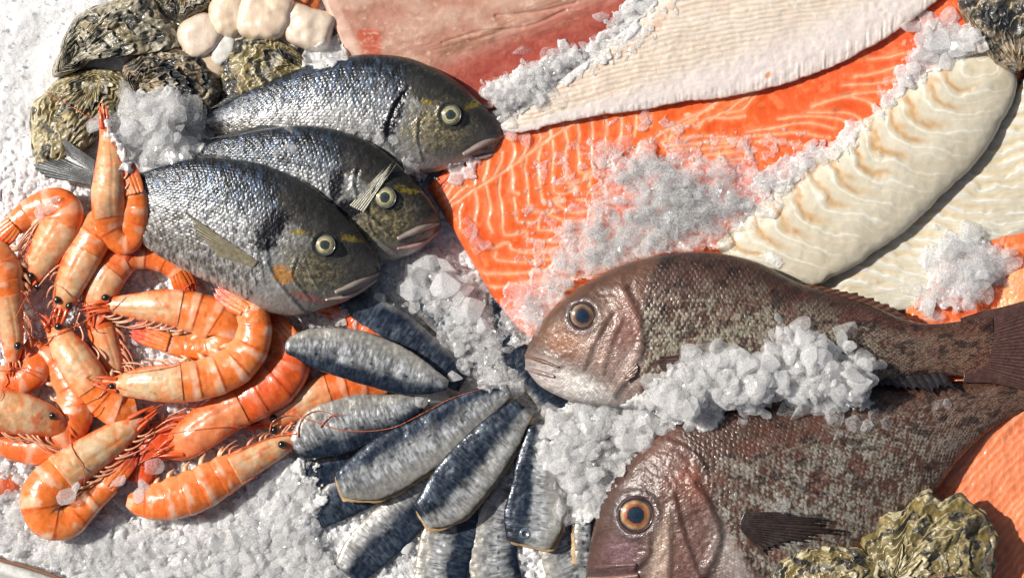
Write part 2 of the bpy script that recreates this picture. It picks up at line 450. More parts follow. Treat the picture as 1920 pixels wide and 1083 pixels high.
def bream(ribs, thick, z0, tilt, eyep, er, label, seed, head_u, blotch, mark, opercle, mouth, tail, goldc, hdark=1.):
    cx = np.mean([r[0] for r in ribs]); cy = np.mean([(r[1]+r[3])/2 for r in ribs])
    root = thing('sea_bream', cx, cy, 0, label, 'fish', 'silver sea breams lying in a row')
    B = rib_body(ribs, thick, z0, tilt, N=520, MT=230, MB=20, p=.85)
    x, y, u, v = B.x, B.y, B.u, B.v
    a = u*B.L; b = v*B.H
    n1 = fbm(x/30, y/30, 3, seed); n2 = fbm(x/7, y/7, 2, seed+5)
    warp = 5*(fbm(x/40, y/40, 2, seed+9)-.5)
    dome, edge, r, fa, fb = scales(a+warp*2, b+warp, 8.5, 7.0, seed)
    hu = head_u-.05*np.cos((v-.45)*3.2)+.02
    body = ss(hu-.004, hu+.012, u)                    # 0 on the head, 1 on the scaled flank
    dark = np.array([.022, .027, .036]); mid = np.array([.13, .145, .165]); sil = np.array([.38, .385, .39]); bel = np.array([.30, .285, .27])
    vv = v+.16*(n1-.5)
    c = mix(dark, mid, ss(.12, .36, vv))
    c = mix(c, sil, ss(.30, .56, vv+.08*(fbm(x/14, y/14, 2, seed+30)-.5)))
    c = mix(c, bel, ss(.62, .9, v))
    # short upright streaks, loosely one per scale
    aw = a+3*warp*.4+.25*b
    st1 = vnoise(aw/3.4, b/11+.3*n2, seed+3); st2 = fbm(aw/2.2, b/6, 2, seed+13)
    streak = ss(.30, .78, st1*.55+st2*.35+r*.22)
    c = c*(.30+1.15*streak)[..., None]
    c = mix(c, c*.45, .38*edge*(v < .95))
    c = mix(c, np.array([.15, .11, .055]), .55*ss(.45, .62, st2)*ss(.5, .72, v)*ss(.30, .5, u)*ss(.97, .85, v))
    blue = ss(.50, .8, fbm(aw/8, b/15, 2, seed+11))*ss(.62, .3, v)
    c = mix(c, np.array([.11, .17, .28]), .38*blue)
    c = mix(c, np.array([.62, .62, .60]), .5*ss(.60, .74, fbm(aw/5, b/9, 3, seed+17))*ss(.28, .45, v))  # white glint patches painted into the flank colour
    c = mix(c, c*.45, .6*np.exp(-((v-.33-.05*u)/.007)**2)*ss(.3, .5, st1))   # lateral line
    # head
    hc = mix(np.array([.040, .038, .034]), np.array([.13, .122, .108]), ss(.1, .6, v+.3*(n1-.5)))*hdark
    gold = np.array(goldc)
    hs, he, hr_, _, _ = scales(a*1.3+warp, b*1.3, 7, 6, seed+8)
    # silver sheen behind the eye and on the cheek
    sh = ss(.35, .75, np.clip(ss(hu-.17, hu-.03, u+.02*(n2-.5)), 0, 1)*ss(.22, .42, v)*ss(1, .8, v)+.6*(fbm(x/12, y/12, 3, seed+40)-.5))
    hc = mix(hc, np.array([.34, .34, .33])*(.4+1.1*fbm(x/4, y/4, 2, seed+41))[..., None], .9*sh)
    chk = blob(x, y, eyep[0]+goldo[0]*er, eyep[1]+goldo[1]*er, er*2.6, er*1.8, goldo[2])
    hc = mix(hc, gold*(.25+1.3*hr_*n2)[..., None], np.clip(chk*1.5, 0, 1)*ss(.3, .5, hs*.35+n2*.7))
    chin = ss(.74, .95, v)*ss(.0, .06, u)
    hc = mix(hc, np.array([.40, .35, .32]), .75*chin)
    body = np.clip(body*ss(.0, .3, v)+(1-ss(.0, .3, v))*ss(hu-.12, hu+.12, u), 0, 1)
    col = mix(hc, c, body)
    disp = body*(.75*dome*ss(0, .05, v)+.45*streak+.2*st2) + 2.2*(n1-.5)+1.0*(n2-.5) + (1-body)*(.6*hs*np.clip(chk*1.5, 0, 1)+.9*(fbm(x/9, y/9, 3, seed+44)-.5)+1.2*(fbm(x/3.5, y/3.5, 2, seed+45)-.5)*ss(.1, .3, v))
    # gill cover edge, cheek edge
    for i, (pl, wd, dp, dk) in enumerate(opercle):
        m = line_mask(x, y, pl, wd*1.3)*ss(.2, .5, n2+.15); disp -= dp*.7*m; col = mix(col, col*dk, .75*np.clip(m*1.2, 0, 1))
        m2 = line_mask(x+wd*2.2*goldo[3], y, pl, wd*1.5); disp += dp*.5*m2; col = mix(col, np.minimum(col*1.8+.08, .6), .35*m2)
    for (bx, by, rx, ry, an) in blotch:
        m = blob(x, y, bx, by, rx, ry, an)
        m = ss(.30, .62, m*.75+.55*(fbm(x/5, y/5, 3, seed+2)-.35))
        col = mix(col, np.array([.012, .012, .016]), m); disp -= .8*m*n2
    for (bx, by, rx, ry, an) in mark:
        m = ss(.35, .8, blob(x, y, bx, by, rx*1.2, ry*1.1, an)*.8+1.1*(fbm(x/4, y/4, 3, seed+50)-.42))
        col = mix(col, np.array([.38, .28, .035]), .8*m)
    e0 = np.hypot(x-eyep[0], y-eyep[1])
    disp += 2.2*np.exp(-((e0-er*1.15)/(er*.22))**2) - 5*ss(er*1.05, er*.8, e0)
    col = mix(col, np.array([.05, .05, .045]), .7*np.exp(-((e0-er*1.12)/(er*.2))**2))
    body_obj('body', B, col, M_SILVER, root, disp)
    eye(eyep[0], eyep[1], er, z_on(B, *eyep)+3.5, root, BR_RINGS)
    # lips
    for (pl, rr, cc) in mouth:
        zz = [z_on(B, *q)+1.5 for q in pl]
        P = tube([(q[0], q[1], z) for q, z in zip(pl, zz)], rr, 12, 30)
        lc = np.array(cc)*(.8+.5*fbm(P[..., 0]/6, P[..., 1]/3, 3, seed))[..., None]
        grid_obj('lip', P, True, lc, M_PRAWN, root, flip=True)
    if tail:
        fin('tail_fin', tail[0], tail[1], tail[2], root, (.018, .02, .022), (.14, .15, .15), rays=18, zt=tail[3], rag=.06, seed=seed)
    return root, B

goldo = (-1.6, 1.2, 0, 1)
RA = [(951,250,950,264),(937,228,928,293),(903,195,885,303),(862,157,833,319),(812,127,775,327),(762,108,715,322),(702,102,650,315),(642,107,590,305),(582,122,530,292),(522,145,478,278),(462,172,430,262),(412,200,398,250),(372,220,368,244),(335,215,333,240),(310,205,305,240)]
TA = [6,20,32,41,46,47,45,42,37,31,24,17,11,8,6]
rootA, BA = bream(RA, TA, 4, 12, (845, 215), 21, 'uppermost silver sea bream beside the pink fillet, its mouth on the white fillet tip', 11, .33,
      [(744,200,17,40,15),(728,242,16,28,20)], [(885,198,20,7,-25),(800,192,12,6,10)],
      [([(765,165),(735,215),(730,255),(745,290),(780,322)], 3.5, 3.2, .35), ([(788,225),(785,260),(795,300)], 2.5, 2, .4), ([(820,262),(800,285),(830,300)], 2.5, 1, .7)],
      [([(868,290),(905,270),(948,252)], [4, 6.5, 3], (.27, .215, .19)), ([(885,297),(920,290),(947,266)], [3, 5.5, 3.5], (.36, .26, .23))], None, (.46, .38, .22))
goldo = (-.4, 1.9, 0, 1)
RB = [(827,412,827,428),(808,378,803,458),(775,337,758,482),(737,299,702,490),(692,266,642,480),(642,246,590,462),(582,235,540,437),(522,238,490,407),(462,248,440,377),(412,260,395,347),(372,274,360,330),(335,270,330,305),(302,240,288,275),(272,215,262,238)]
TB = [6,20,32,40,45,46,44,40,34,27,20,14,9,6]
rootB, BB = bream(RB, TB, 26, 22, (722, 370), 22, 'middle silver sea bream of the row, its spiky fin standing up behind its head', 22, .36,
      [(630,348,17,36,10),(655,392,32,24,0)], [(757,356,20,7,12),(775,358,9,6,0)],
      [([(672,318),(668,350),(690,395),(735,440)], 3.2, 3, .35), ([(690,400),(705,440),(745,474)], 2.4, 2, .5)],
      [([(745,448),(785,430),(822,418)], [4, 6.5, 3.5], (.27, .215, .19)), ([(745,466),(785,458),(822,432)], [2, 5.5, 4], (.40, .24, .21))],
      ([(275,212),(268,225),(262,240)], [(186,186),(205,205),(258,242)], 40, 26), (.46, .38, .20), .8)
goldo = (-1.0, 2.3, 20, 1)
RC = [(714,500,713,518),(698,466,692,536),(668,424,655,562),(628,384,605,578),(582,347,548,592),(532,322,490,580),(482,305,430,548),(432,298,375,522),(382,296,325,495),(332,302,280,468),(292,315,240,428),(252,325,210,388),(212,318,188,358),(180,300,170,345)]
TC = [6,18,31,41,48,50,49,46,41,34,26,18,11,7]
rootC, BC = bream(RC, TC, 46, 24, (609, 459), 21, 'nearest silver sea bream, with an orange patch on its gill cover', 33, .38,
      [(512,422,40,27,-35),(497,455,26,20,0)], [(655,448,20,7,14),(560,436,18,6,10)],
      [([(505,455),(510,500),(535,540),(575,585)], 3.5, 3.4, .4), ([(560,485),(552,520),(585,560)], 2.5, 2, .4), ([(575,490),(600,540),(640,556)], 2.2, 1.5, .6)],
      [([(628,548),(665,532),(708,512)], [4, 6, 3], (.27, .23, .2)), ([(610,562),(660,552),(705,524)], [2, 5, 3.5], (.38, .29, .25))],
      ([(180,302),(176,322),(172,346)], [(66,222),(120,290),(60,304),(78,332)], 52, 34), (.40, .34, .20))
# orange stain on the nearest bream's gill cover
me = [o for o in rootC.children if o.name.startswith('body')][0].data
ca = me.color_attributes['Col']; buf = np.zeros(len(ca.data)*4, np.float32); ca.data.foreach_get('color', buf); buf = buf.reshape(-1, 4)
X = np.concatenate([BC.P[:1], BC.P, BC.P[-1:]], 0).reshape(-1, 3)
mk = ss(.35, .7, blob(X[:, 0], X[:, 1], 530, 515, 26, 20, 40)+.6*(fbm(X[:, 0]/6, X[:, 1]/6, 3, 8)-.5))
buf[:, :3] = mix(buf[:, :3], np.array([.55, .24, .04]), .8*mk)
mk = ss(.3, .8, blob(X[:, 0], X[:, 1], 585, 560, 50, 10, 15)+.3*(fbm(X[:, 0]/6, X[:, 1]/6, 3, 8)-.5))
buf[:, :3] = mix(buf[:, :3], np.array([.5, .16, .12]), .6*mk)
ca.data.foreach_set('color', buf.astype(np.float32).ravel())
fin('pectoral_fin', [(484,490),(480,496),(474,502)], [(326,384),(352,408),(372,444),(404,478)], 90, rootC, (.12, .10, .055), (.40, .36, .25), rays=13, rag=.12, seed=4, drape=4)
fin('pectoral_fin', [(655,385),(668,392),(682,398)], [(735,300),(746,294),(748,300)], z_on(BB, 668, 390)+4, rootB, (.14, .13, .09), (.42, .40, .32), rays=7, zt=z_on(BB, 735, 310)+18, rag=.3, seed=5)
fin('dorsal_fin', [(522,145),(462,172),(412,200)], [(508,134),(440,172),(385,206)], 38, rootA, (.02, .02, .02), (.12, .13, .13), rays=16, rag=.3, seed=6, zt=34)
fin('dorsal_fin', [(582,236),(510,239),(420,258)], [(560,229),(480,234),(375,262)], 66, rootB, (.02, .02, .02), (.12, .13, .13), rays=16, rag=.3, seed=7, zt=62)
fin('dorsal_fin', [(482,305),(400,296),(300,312)], [(468,297),(372,288),(278,318)], 94, rootC, (.02, .02, .02), (.14, .14, .12), rays=18, rag=.3, seed=8, zt=92)
fin('gill_membrane', [(498,470),(520,540),(560,590)], [(490,480),(508,548),(566,604)], 62, rootC, (.5, .42, .38), (.62, .58, .54), rays=3, rag=.02, seed=9, zt=58)

# ------------------------------------------------------------------ red breams
def red_bream(ribs, thick, z0, tilt, eyep, er, label, seed, head_poly, opercle, pal, N=620, MT=300):
    root = thing('red_bream', np.mean([r[0] for r in ribs]), np.mean([r[1] for r in ribs])+100, 0, label, 'fish', 'reddish brown breams side by side')
    B = rib_body(ribs, thick, z0, tilt, N=N, MT=MT, MB=20, p=.8)
    x, y, u, v = B.x, B.y, B.u, B.v
    a = u*B.L; b = v*B.H
    n1 = fbm(x/38, y/38, 3, seed); n2 = fbm(x/6, y/6, 2, seed+5); n3 = fbm(x/90, y/60, 2, seed+6)
    warp = 8*(fbm(x/50, y/50, 2, seed+9)-.5)
    sz = pal.get('sz', 10)
    dome, edge, r, fa, fb = scales(a+warp+5*(n2-.5)+5*(fbm(x/13, y/13, 2, seed+71)-.5), b+warp*.7+5*(fbm(x/11, y/11, 2, seed+72)-.5), sz, sz*.8, seed)
    hx = dist_poly(x, y, head_poly)
    # head side test: position along the fish against the head line
    hp = catmull(head_poly, 0); 
    hu = np.interp(v.ravel(), *(lambda q: (np.linspace(0, 1, len(q)), q))(np.array(pal['hu']))).reshape(v.shape)
    body = ss(hu-.006, hu+.014, u+.008*(n2-.5))
    brown = np.array(pal['brown']); pale = np.array(pal['pale']); blk = np.array([.02, .012, .010])
    c = mix(brown*.65, brown*1.25, n2)
    amount = ss(.12, .42, v+.25*(n1-.5))*ss(1.02, .9, v)*pal['paleness']
    aw = a+.35*b+warp
    fl1 = vnoise(aw/(sz*.55), b/(sz*1.05)+n1, seed+61); fl2 = fbm(aw/(sz*.32), b/(sz*.6), 2, seed+62)
    fleck = ss(.40, .66, fl1*.44+fl2*.30+.14*r+.18*dome-.12*edge+.01+.3*(n1-.5))
    c = mix(c, pale*(.45+.75*fl2)[..., None], np.clip(amount*fleck*(1.2-.45*u), 0, 1)*.95)
    c = mix(c, blk+brown*.35, .35*edge*n2+.45*ss(.58, .72, fbm(aw/4, b/8, 2, seed+63))*ss(.1, .3, v))
    c = mix(c, brown*.7+np.array([.05, .0, .0]), .5*ss(.5, .75, fbm(x/45, y/30, 3, seed+64)))
    c = mix(c, np.array([.17, .075, .045])*(.6+.8*fl2)[..., None], .75*ss(.62, .95, u)*ss(.35, .6, fl1+.1))
    c = mix(c, blk, .7*ss(.60, .72, fbm(x/26, y/14, 3, seed+20)))
    c = mix(c, c*.55, ss(.22, .0, v)*.8)
    c = mix(c, pale*.9, .35*np.exp(-((v-.30)/.007)**2)*ss(.3, .4, u)*ss(.3, .7, r))
    hc = mix(np.array(pal['head'])*.7, np.array(pal['head'])*1.35, n1)
    hd, he, hr_, _, _ = scales(a*1.25+warp, b*1.25, 8, 7, seed+8)
    pk = np.array(pal['cheek'])
    for (bx, by, rx, ry, an, cc, st) in pal['patch']:
        m = np.clip(1.35*blob(x, y, bx, by, rx, ry, an), 0, 1)*st
        hc = mix(hc, np.array(cc)*(.6+.75*hr_*ss(.2, .8, hd)+.25*n2)[..., None], m)
    col = mix(hc, c, body)
    disp = body*(.6*dome+.2*r-.4*edge+.15*fleck+.4*fl2)+3.4*(n1-.5)+1.2*(n2-.5)+(1-body)*(.6*hd*ss(.35, .7, n1)+1.6*(fbm(x/12, y/12, 3, seed+44)-.5))
    for (pl, wd, dp, dk) in opercle:
        wx = x+6*(n1-.5)+3*(n2-.5)
        m = line_mask(wx, y, pl, wd*1.7)*ss(.15, .5, n2+.1); disp -= dp*.4*m; col = mix(col, col*(dk+.1), .6*np.clip(m*1.2, 0, 1))
        m2 = line_mask(wx+wd*2.6, y, pl, wd*2.0); disp += dp*.6*m2
    e0 = np.hypot(x-eyep[0], y-eyep[1])
    disp += er*.06*np.exp(-((e0-er*1.2)/(er*.25))**2)-6*ss(er*1.06, er*.8, e0)
    col = mix(col, np.array([.05, .035, .04]), .6*np.exp(-((e0-er*1.14)/(er*.22))**2))
    body_obj('body', B, col, M_RED, root, disp)
    eye(eyep[0], eyep[1], er, z_on(B, *eyep)+4, root, (RD_RINGS if er > 30 else RE2), .5)
    return root, B

RD = [(984,664,985,690),(1002,626,1014,724),(1046,571,1072,752),(1110,525,1132,760),(1182,492,1205,768),(1262,475,1282,774),(1342,474,1362,772),(1422,492,1442,765),(1492,528,1510,752),(1562,550,1580,735),(1632,572,1650,718),(1692,597,1700,710),(1742,607,1745,703),(1792,603,1800,705),(1842,596,1848,714),(1862,594,1866,722)]
TD = [7,26,42,54,60,62,60,56,50,43,35,26,19,13,8,5]
palD = dict(brown=(.085, .045, .034), pale=(.36, .33, .25), head=(.085, .042, .026), cheek=(.4, .3, .26), paleness=1.0, hu=[.30, .275, .255, .25, .25, .245, .235, .22],
  patch=[(1110,655,62,34,30,(.36,.25,.21),.75),(1055,640,36,26,20,(.26,.10,.04),.7),(1075,722,80,24,18,(.66,.62,.58),1.0),(1020,700,34,26,40,(.55,.47,.44),.9),(1180,600,40,60,0,(.28,.13,.10),.7),(1195,700,40,40,0,(.42,.32,.28),.9),(1130,590,60,20,-20,(.3,.2,.16),.5)])
rootD, BD = red_bream(RD, TD, 38, 6, (1092, 592), 27, 'upper reddish brown bream with silvery jaw, its belly buried in crushed ice', 41, [(1170,500),(1215,640)],
  [([(1180,540),(1208,600),(1212,650),(1188,705),(1160,742)], 4.5, 5, .3), ([(1150,590),(1118,650),(1100,690)], 3.5, 3.2, .35), ([(1172,600),(1150,650),(1138,700)], 3.5, 2.5, .45), ([(990,682),(1020,684),(1052,690)], 3, 5, .25), ([(1010,655),(1045,668),(1080,662)], 2.6, 2, .55), ([(1040,725),(1080,735),(1120,735)], 2.5, 2.2, .6), ([(1020,690),(1040,705),(1058,722)], 2.5, 1.8, .7)], palD)
RE = [(1098,1082,1118,1112),(1104,1030,1190,1160),(1126,948,1270,1200),(1168,880,1352,1210),(1226,818,1440,1195),(1300,776,1520,1152),(1380,750,1592,1098),(1460,738,1652,1038),(1540,730,1706,980),(1620,724,1752,925),(1700,718,1792,870),(1770,714,1836,824),(1840,713,1886,788),(1910,715,1932,770),(1985,720,1990,765)]
TE = [8,32,52,62,68,70,68,63,57,50,42,34,26,18,12]
palE = dict(brown=(.085, .042, .028), pale=(.32, .31, .26), head=(.068, .032, .023), cheek=(.3, .2, .17), paleness=.95, sz=11, hu=[.305, .30, .295, .29, .285, .28, .275, .27],
  patch=[(1238,1050,18,70,8,(.48,.36,.28),.85),(1300,900,44,44,0,(.20,.07,.045),.8),(1400,1040,60,70,0,(.40,.34,.31),.85),(1290,1030,40,70,10,(.16,.08,.065),.8),(1165,1040,34,36,0,(.17,.09,.10),.8),(1245,820,60,40,-40,(.16,.07,.05),.6)])
rootE, BE = red_bream(RE, TE, 0, 0, (1192, 965), 35, 'lower reddish brown bream with large orange ringed eye at the bottom edge', 52, [(1290,820),(1350,990)],
  [([(1312,905),(1342,950),(1358,1000),(1345,1055),(1322,1090)], 5, 6, .3), ([(1272,930),(1288,1000),(1320,1090)], 4, 4, .4), ([(1225,1010),(1222,1040),(1195,1066)], 3.5, 3, .4), ([(1096,1072),(1140,1070),(1196,1068)], 3.2, 4, .35), ([(1256,820),(1310,850),(1330,880)], 3, 2, .5), ([(1265,960),(1262,1040),(1260,1090)], 3.5, 2.4, .55), ([(1140,985),(1128,1010)], 5, 2, .6)], palE, N=680, MT=330)
fin('pectoral_fin', [(1396,958),(1386,985),(1402,1008)], [(1500,960),(1612,985),(1560,1008),(1440,1046)], 90, rootE, (.014, .009, .008), (.06, .035, .026), rays=16, rag=.3, seed=5, drape=6)
fin('pectoral_fin', [(1236,668),(1236,685),(1246,700)], [(1296,662),(1312,690),(1284,712)], 90, rootD, (.03, .015, .012), (.10, .05, .035), rays=8, rag=.3, seed=6, drape=4)
fin('pelvic_fin', [(1190,672),(1196,690),(1190,705)], [(1168,700),(1170,712),(1172,716)], z_on(BD, 1190, 690)+4, rootD, (.10, .05, .035), (.25, .14, .09), rays=5, zt=z_on(BD, 1172, 712)+4, seed=7)
fin('dorsal_fin', [(1475,520),(1540,546),(1632,572),(1692,597)], [(1496,528),(1582,541),(1668,567),(1710,601)], 88, rootD, (.055, .025, .018), (.24, .10, .05), rays=14, rag=.35, zt=84, seed=8)
fin('tail_fin', [(1800,596),(1812,650),(1806,716)], [(1852,580),(2010,560),(2010,740),(1880,718)], 52, rootD, (.045, .022, .02), (.16, .075, .055), rays=44, rag=.04, zt=44, seed=9, n=160, m=90, thick=2)
fin('anal_fin', [(1640,708),(1700,704),(1772,698)], [(1660,728),(1725,742),(1794,734)], 76, rootD, (.012, .009, .010), (.022, .015, .015), rays=9, rag=.35, zt=84, seed=10, thick=.6)
# lips of the red breams
for root, B, pl, rr, cc in ((rootD, BD, [(986,666),(1015,676),(1048,688)], [4, 4.5, 2], (.16, .09, .07)), (rootD, BD, [(987,690),(1010,697),(1040,706)], [4, 5.5, 3], (.26, .20, .19)), (rootE, BE, [(1100,1062),(1140,1060),(1194,1058)], [4, 4.5, 3], (.11, .055, .05)), (rootE, BE, [(1104,1084),(1150,1084),(1198,1078)], [5, 6, 4], (.20, .11, .09))):
    P = tube([(q[0], q[1], z_on(B, *q)+1) for q in pl], rr, 12, 30)
    grid_obj('lip', P, True, np.array(cc)*(.8+.4*fbm(P[..., 0]/8, P[..., 1]/4, 3, 3))[..., None], M_RED, root, flip=True)

# ------------------------------------------------------------------ fillets
def end_round(B, e0=.03, e1=.03):
    """thin the ends of a slab so they roll down"""
    u = B.u
    f = np.sqrt(np.clip(1-(1-np.clip(u/e0, 0, 1))**2, .0, 1)) if e0 else 1
    g = np.sqrt(np.clip(1-(1-np.clip((1-u)/e1, 0, 1))**2, .0, 1)) if e1 else 1
    return f*g

def slab(ribs, thick, z0, N, MT, p=.35, tilt=0, e=(.03, .03), edge=3., es=30, seed=1, flat=True, mean_th=.25, MB=10):
    B = rib_body(ribs, thick, z0, tilt, N=N, MT=MT, MB=MB, p=p, flat_bottom=flat, mean_th=mean_th)
    k = end_round(B, *e)
    base = z0
    B.P[..., 2] = base+(B.P[..., 2]-base)*(.12+.88*k)
    w = np.abs(2*B.v-1)**3                      # ragged long edges
    B.P[..., 1] += w*edge*2*(fbm(B.x/es, B.y/es, 3, seed)-.5)
    B.P[..., 0] += w*edge*2*(fbm(B.x/es+9, B.y/es, 3, seed)-.5)
    return B

# main salmon fillet
def q1(*p): return [(800+x/2.707, 200+y/2.707) for x, y in p]
def q2(*p): return [(1240+x/2.707, y/2.707) for x, y in p]
SAL = [
 q1((30,520),(120,500),(240,420),(400,320),(500,250),(620,160),(760,75),(800,55)),
 q1((435,190),(440,230),(422,290),(405,318)), q1((380,230),(375,270),(340,350)), q1((310,270),(300,320),(285,372)),
 q1((505,200),(490,240),(462,272)), q1((560,120),(572,160),(545,212)), q1((620,95),(632,148)), q1((690,90),(690,115)),
 q1((245,340),(240,395)), q1((130,400),(90,460),(60,490)), q1((200,400),(150,440),(110,490)), q1((60,420),(20,480)),
 q1((120,500),(100,560),(95,610)),
 q1((182,490),(160,540),(167,600),(160,650),(175,720),(240,790)),
 q1((245,430),(252,500),(240,575)), q1((300,400),(312,460),(320,520),(310,580),(330,640)),
 q1((370,350),(365,420),(375,480),(380,550),(387,635),(412,650),(470,640),(500,628)),
 q1((425,310),(432,360),(430,420),(460,440)), q1((437,460),(450,540),(462,580),(540,585),(570,560)),
 q1((503,260),(498,320),(506,380),(510,440),(522,520),(570,535),(610,540),(640,520)),
 q1((577,210),(562,270),(566,350),(575,420),(592,480),(640,482),(690,470)),
 q1((637,170),(640,240),(634,320),(640,400),(647,435),(700,440),(740,420)),
 q1((700,120),(712,180),(698,240),(700,300),(712,380),(760,385),(800,360)),
 q1((765,85),(776,140),(764,200),(770,260),(766,320),(800,335),(860,320)),
 q1((835,60),(841,130),(834,200),(840,270),(890,310)), q1((905,55),(912,120),(905,170),(910,230)),
 q1((985,50),(987,110),(975,190)), q1((1058,50),(1060,110),(1050,150)), q1((1130,45),(1128,90)),
 q1((566,570),(562,620),(620,625),(700,640)), q1((432,650),(500,630),(512,670),(600,680),(690,685)),
 q1((330,720),(410,690),(430,720),(500,740),(600,735),(720,730)), q1((350,740),(347,775),(420,785),(500,790)),
 q1((60,520),(100,640),(160,700),(220,790),(280,840),(400,845),(560,835)), q1((290,905),(380,912),(480,890),(560,880)),
 q1((590,535),(700,575),(800,575),(900,560)), q1((640,482),(720,530),(800,530),(900,525)),
 q1((760,470),(850,480),(940,485)), q1((820,432),(860,436),(940,425)), q1((820,400),(825,360),(860,330)),
 q1((1040,215),(1130,172),(1200,125),(1330,50),(1450,5)), q1((1190,180),(1230,150),(1245,110)),
 q1((1200,130),(1225,190),(1290,190),(1400,180),(1560,160)), q1((1330,60),(1360,100),(1380,80)),
 q1((1210,218),(1350,215),(1500,205),(1600,190)), q1((1300,272),(1420,245),(1560,235)), q1((1350,285),(1480,275),(1600,262)),
 q2((0,670),(80,640),(160,600),(245,540),(330,490),(420,462)), q2((35,730),(45,690),(120,640),(180,600)),
 q2((242,612),(290,580),(340,560),(385,520),(460,478)), q2((180,650),(230,600),(340,600),(420,590)),
 q2((330,575),(400,560),(440,520),(475,480)),
 q2((430,668),(560,650),(660,630),(760,625),(870,650)), q2((420,692),(560,682),(680,672),(780,687),(850,697)),
 q2((480,717),(600,715),(700,735),(760,745)), q2((240,732),(330,722),(420,720)),
 q2((590,602),(700,590),(800,590),(900,605),(960,632)), q2((740,572),(850,570),(940,575),(1000,600),(1035,645)),
 q2((760,540),(860,505),(960,490),(1050,520),(1095,565)), q2((860,502),(1000,472),(1130,460)), q2((920,432),(1100,420),(1210,395)),
 q2((220,787),(350,770),(470,765)), q2((240,830),(330,815),(470,800)), q2((80,702),(200,690),(330,695)), q2((10,740),(120,732),(200,728)),
 q2((1050,300),(1150,290),(1230,270)), q2((980,390),(1080,370),(1200,340))]
# bands that go on below the crushed ice
for i in range(9):
    y0 = 470+i*19
    SAL.append([(985+i*6, y0), (1060, y0-6), (1130, y0-12), (1220, y0-30)])

def salmon_main():
    ribs = [(800,350,926,560),(850,306,1008,640),(950,240,1120,640),(1075,190,1250,600),(1200,160,1370,520),(1350,118,1450,450),(1500,70,1550,380),(1650,0,1680,300),(1750,-60,1800,230),(1850,-100,1920,140)]
    B = slab(ribs, 28, 2, 700, 300, p=.33, e=(.022, .03), edge=4, es=50, seed=3)
    x, y = B.x, B.y
    wx = x+2.5*(fbm(x/24, y/24, 2, 6)-.5)+1.6*(fbm(x/7, y/7, 2, 7)-.5); wy = y+2.5*(fbm(x/24+7, y/24, 2, 8)-.5)+1.6*(fbm(x/7, y/7+5, 2, 7)-.5)
    m = np.zeros_like(x)
    for k, l in enumerate(SAL):
        l = np.array(l)
        wd = 2.1 if l[0, 0] < 1240 else 1.7
        m = np.maximum(m, line_mask(wx, wy, l, wd*(1.0+.55*(.5+.5*math.sin(k*2.3)))))
    m *= .35+.8*fbm(x/12, y/12, 2, 12)
    halo = np.zeros_like(x)
    for l in SAL: halo = np.maximum(halo, line_mask(wx, wy, l, 5.5))
    n = fbm(x/50, y/50, 3, 5)
    base = mix(np.array([.80, .095, .010]), np.array([.86, .165, .028]), n)
    base = mix(base, np.array([.78, .10, .03]), ss(1250, 1700, x)*.6)
    base = mix(base, np.array([.92, .28, .10]), .5*ss(.55, .8, fbm(x/14, y/14, 3, 15)))
    fat = np.array([.90, .46, .27])
    base = mix(base, np.array([.90, .30, .13]), .75*halo)
    base = base*(.9+.2*fbm(x/3.2+y/40, y/26, 3, 91))[..., None]
    c = mix(base, fat, np.clip(m, 0, 1))
    for (bx, by, r) in ((1077,354,9),(1047,375,9),(1100,330,6),(1240,140,7),(1030,395,6),(1290,215,6)):
        c = mix(c, fat, ss(.35, .7, blob(wx, wy, bx, by, r*1.6, r)+.3*(fbm(x/4, y/4, 2, 5)-.5)))
    rim = ss(.97, 1, B.v)+ss(.03, 0, B.v)
    c = mix(c, np.array([.86, .13, .03]), np.clip(ss(.03, .0, B.u)+rim, 0, 1)*.7)
    disp = -1.6*m+3.5*(n-.5)*2+1.2*(fbm(x/12, y/12, 2, 9)-.5)
    o = body_obj('salmon_fillet', B, c, M_SALMON, None, disp, origin=world(np.array([1250., 350., 0])))
    tag(o, 'long bright orange salmon fillet with pale curved fat lines, half under pink tinted ice', 'fish fillet', 'fillets of fish')
salmon_main()

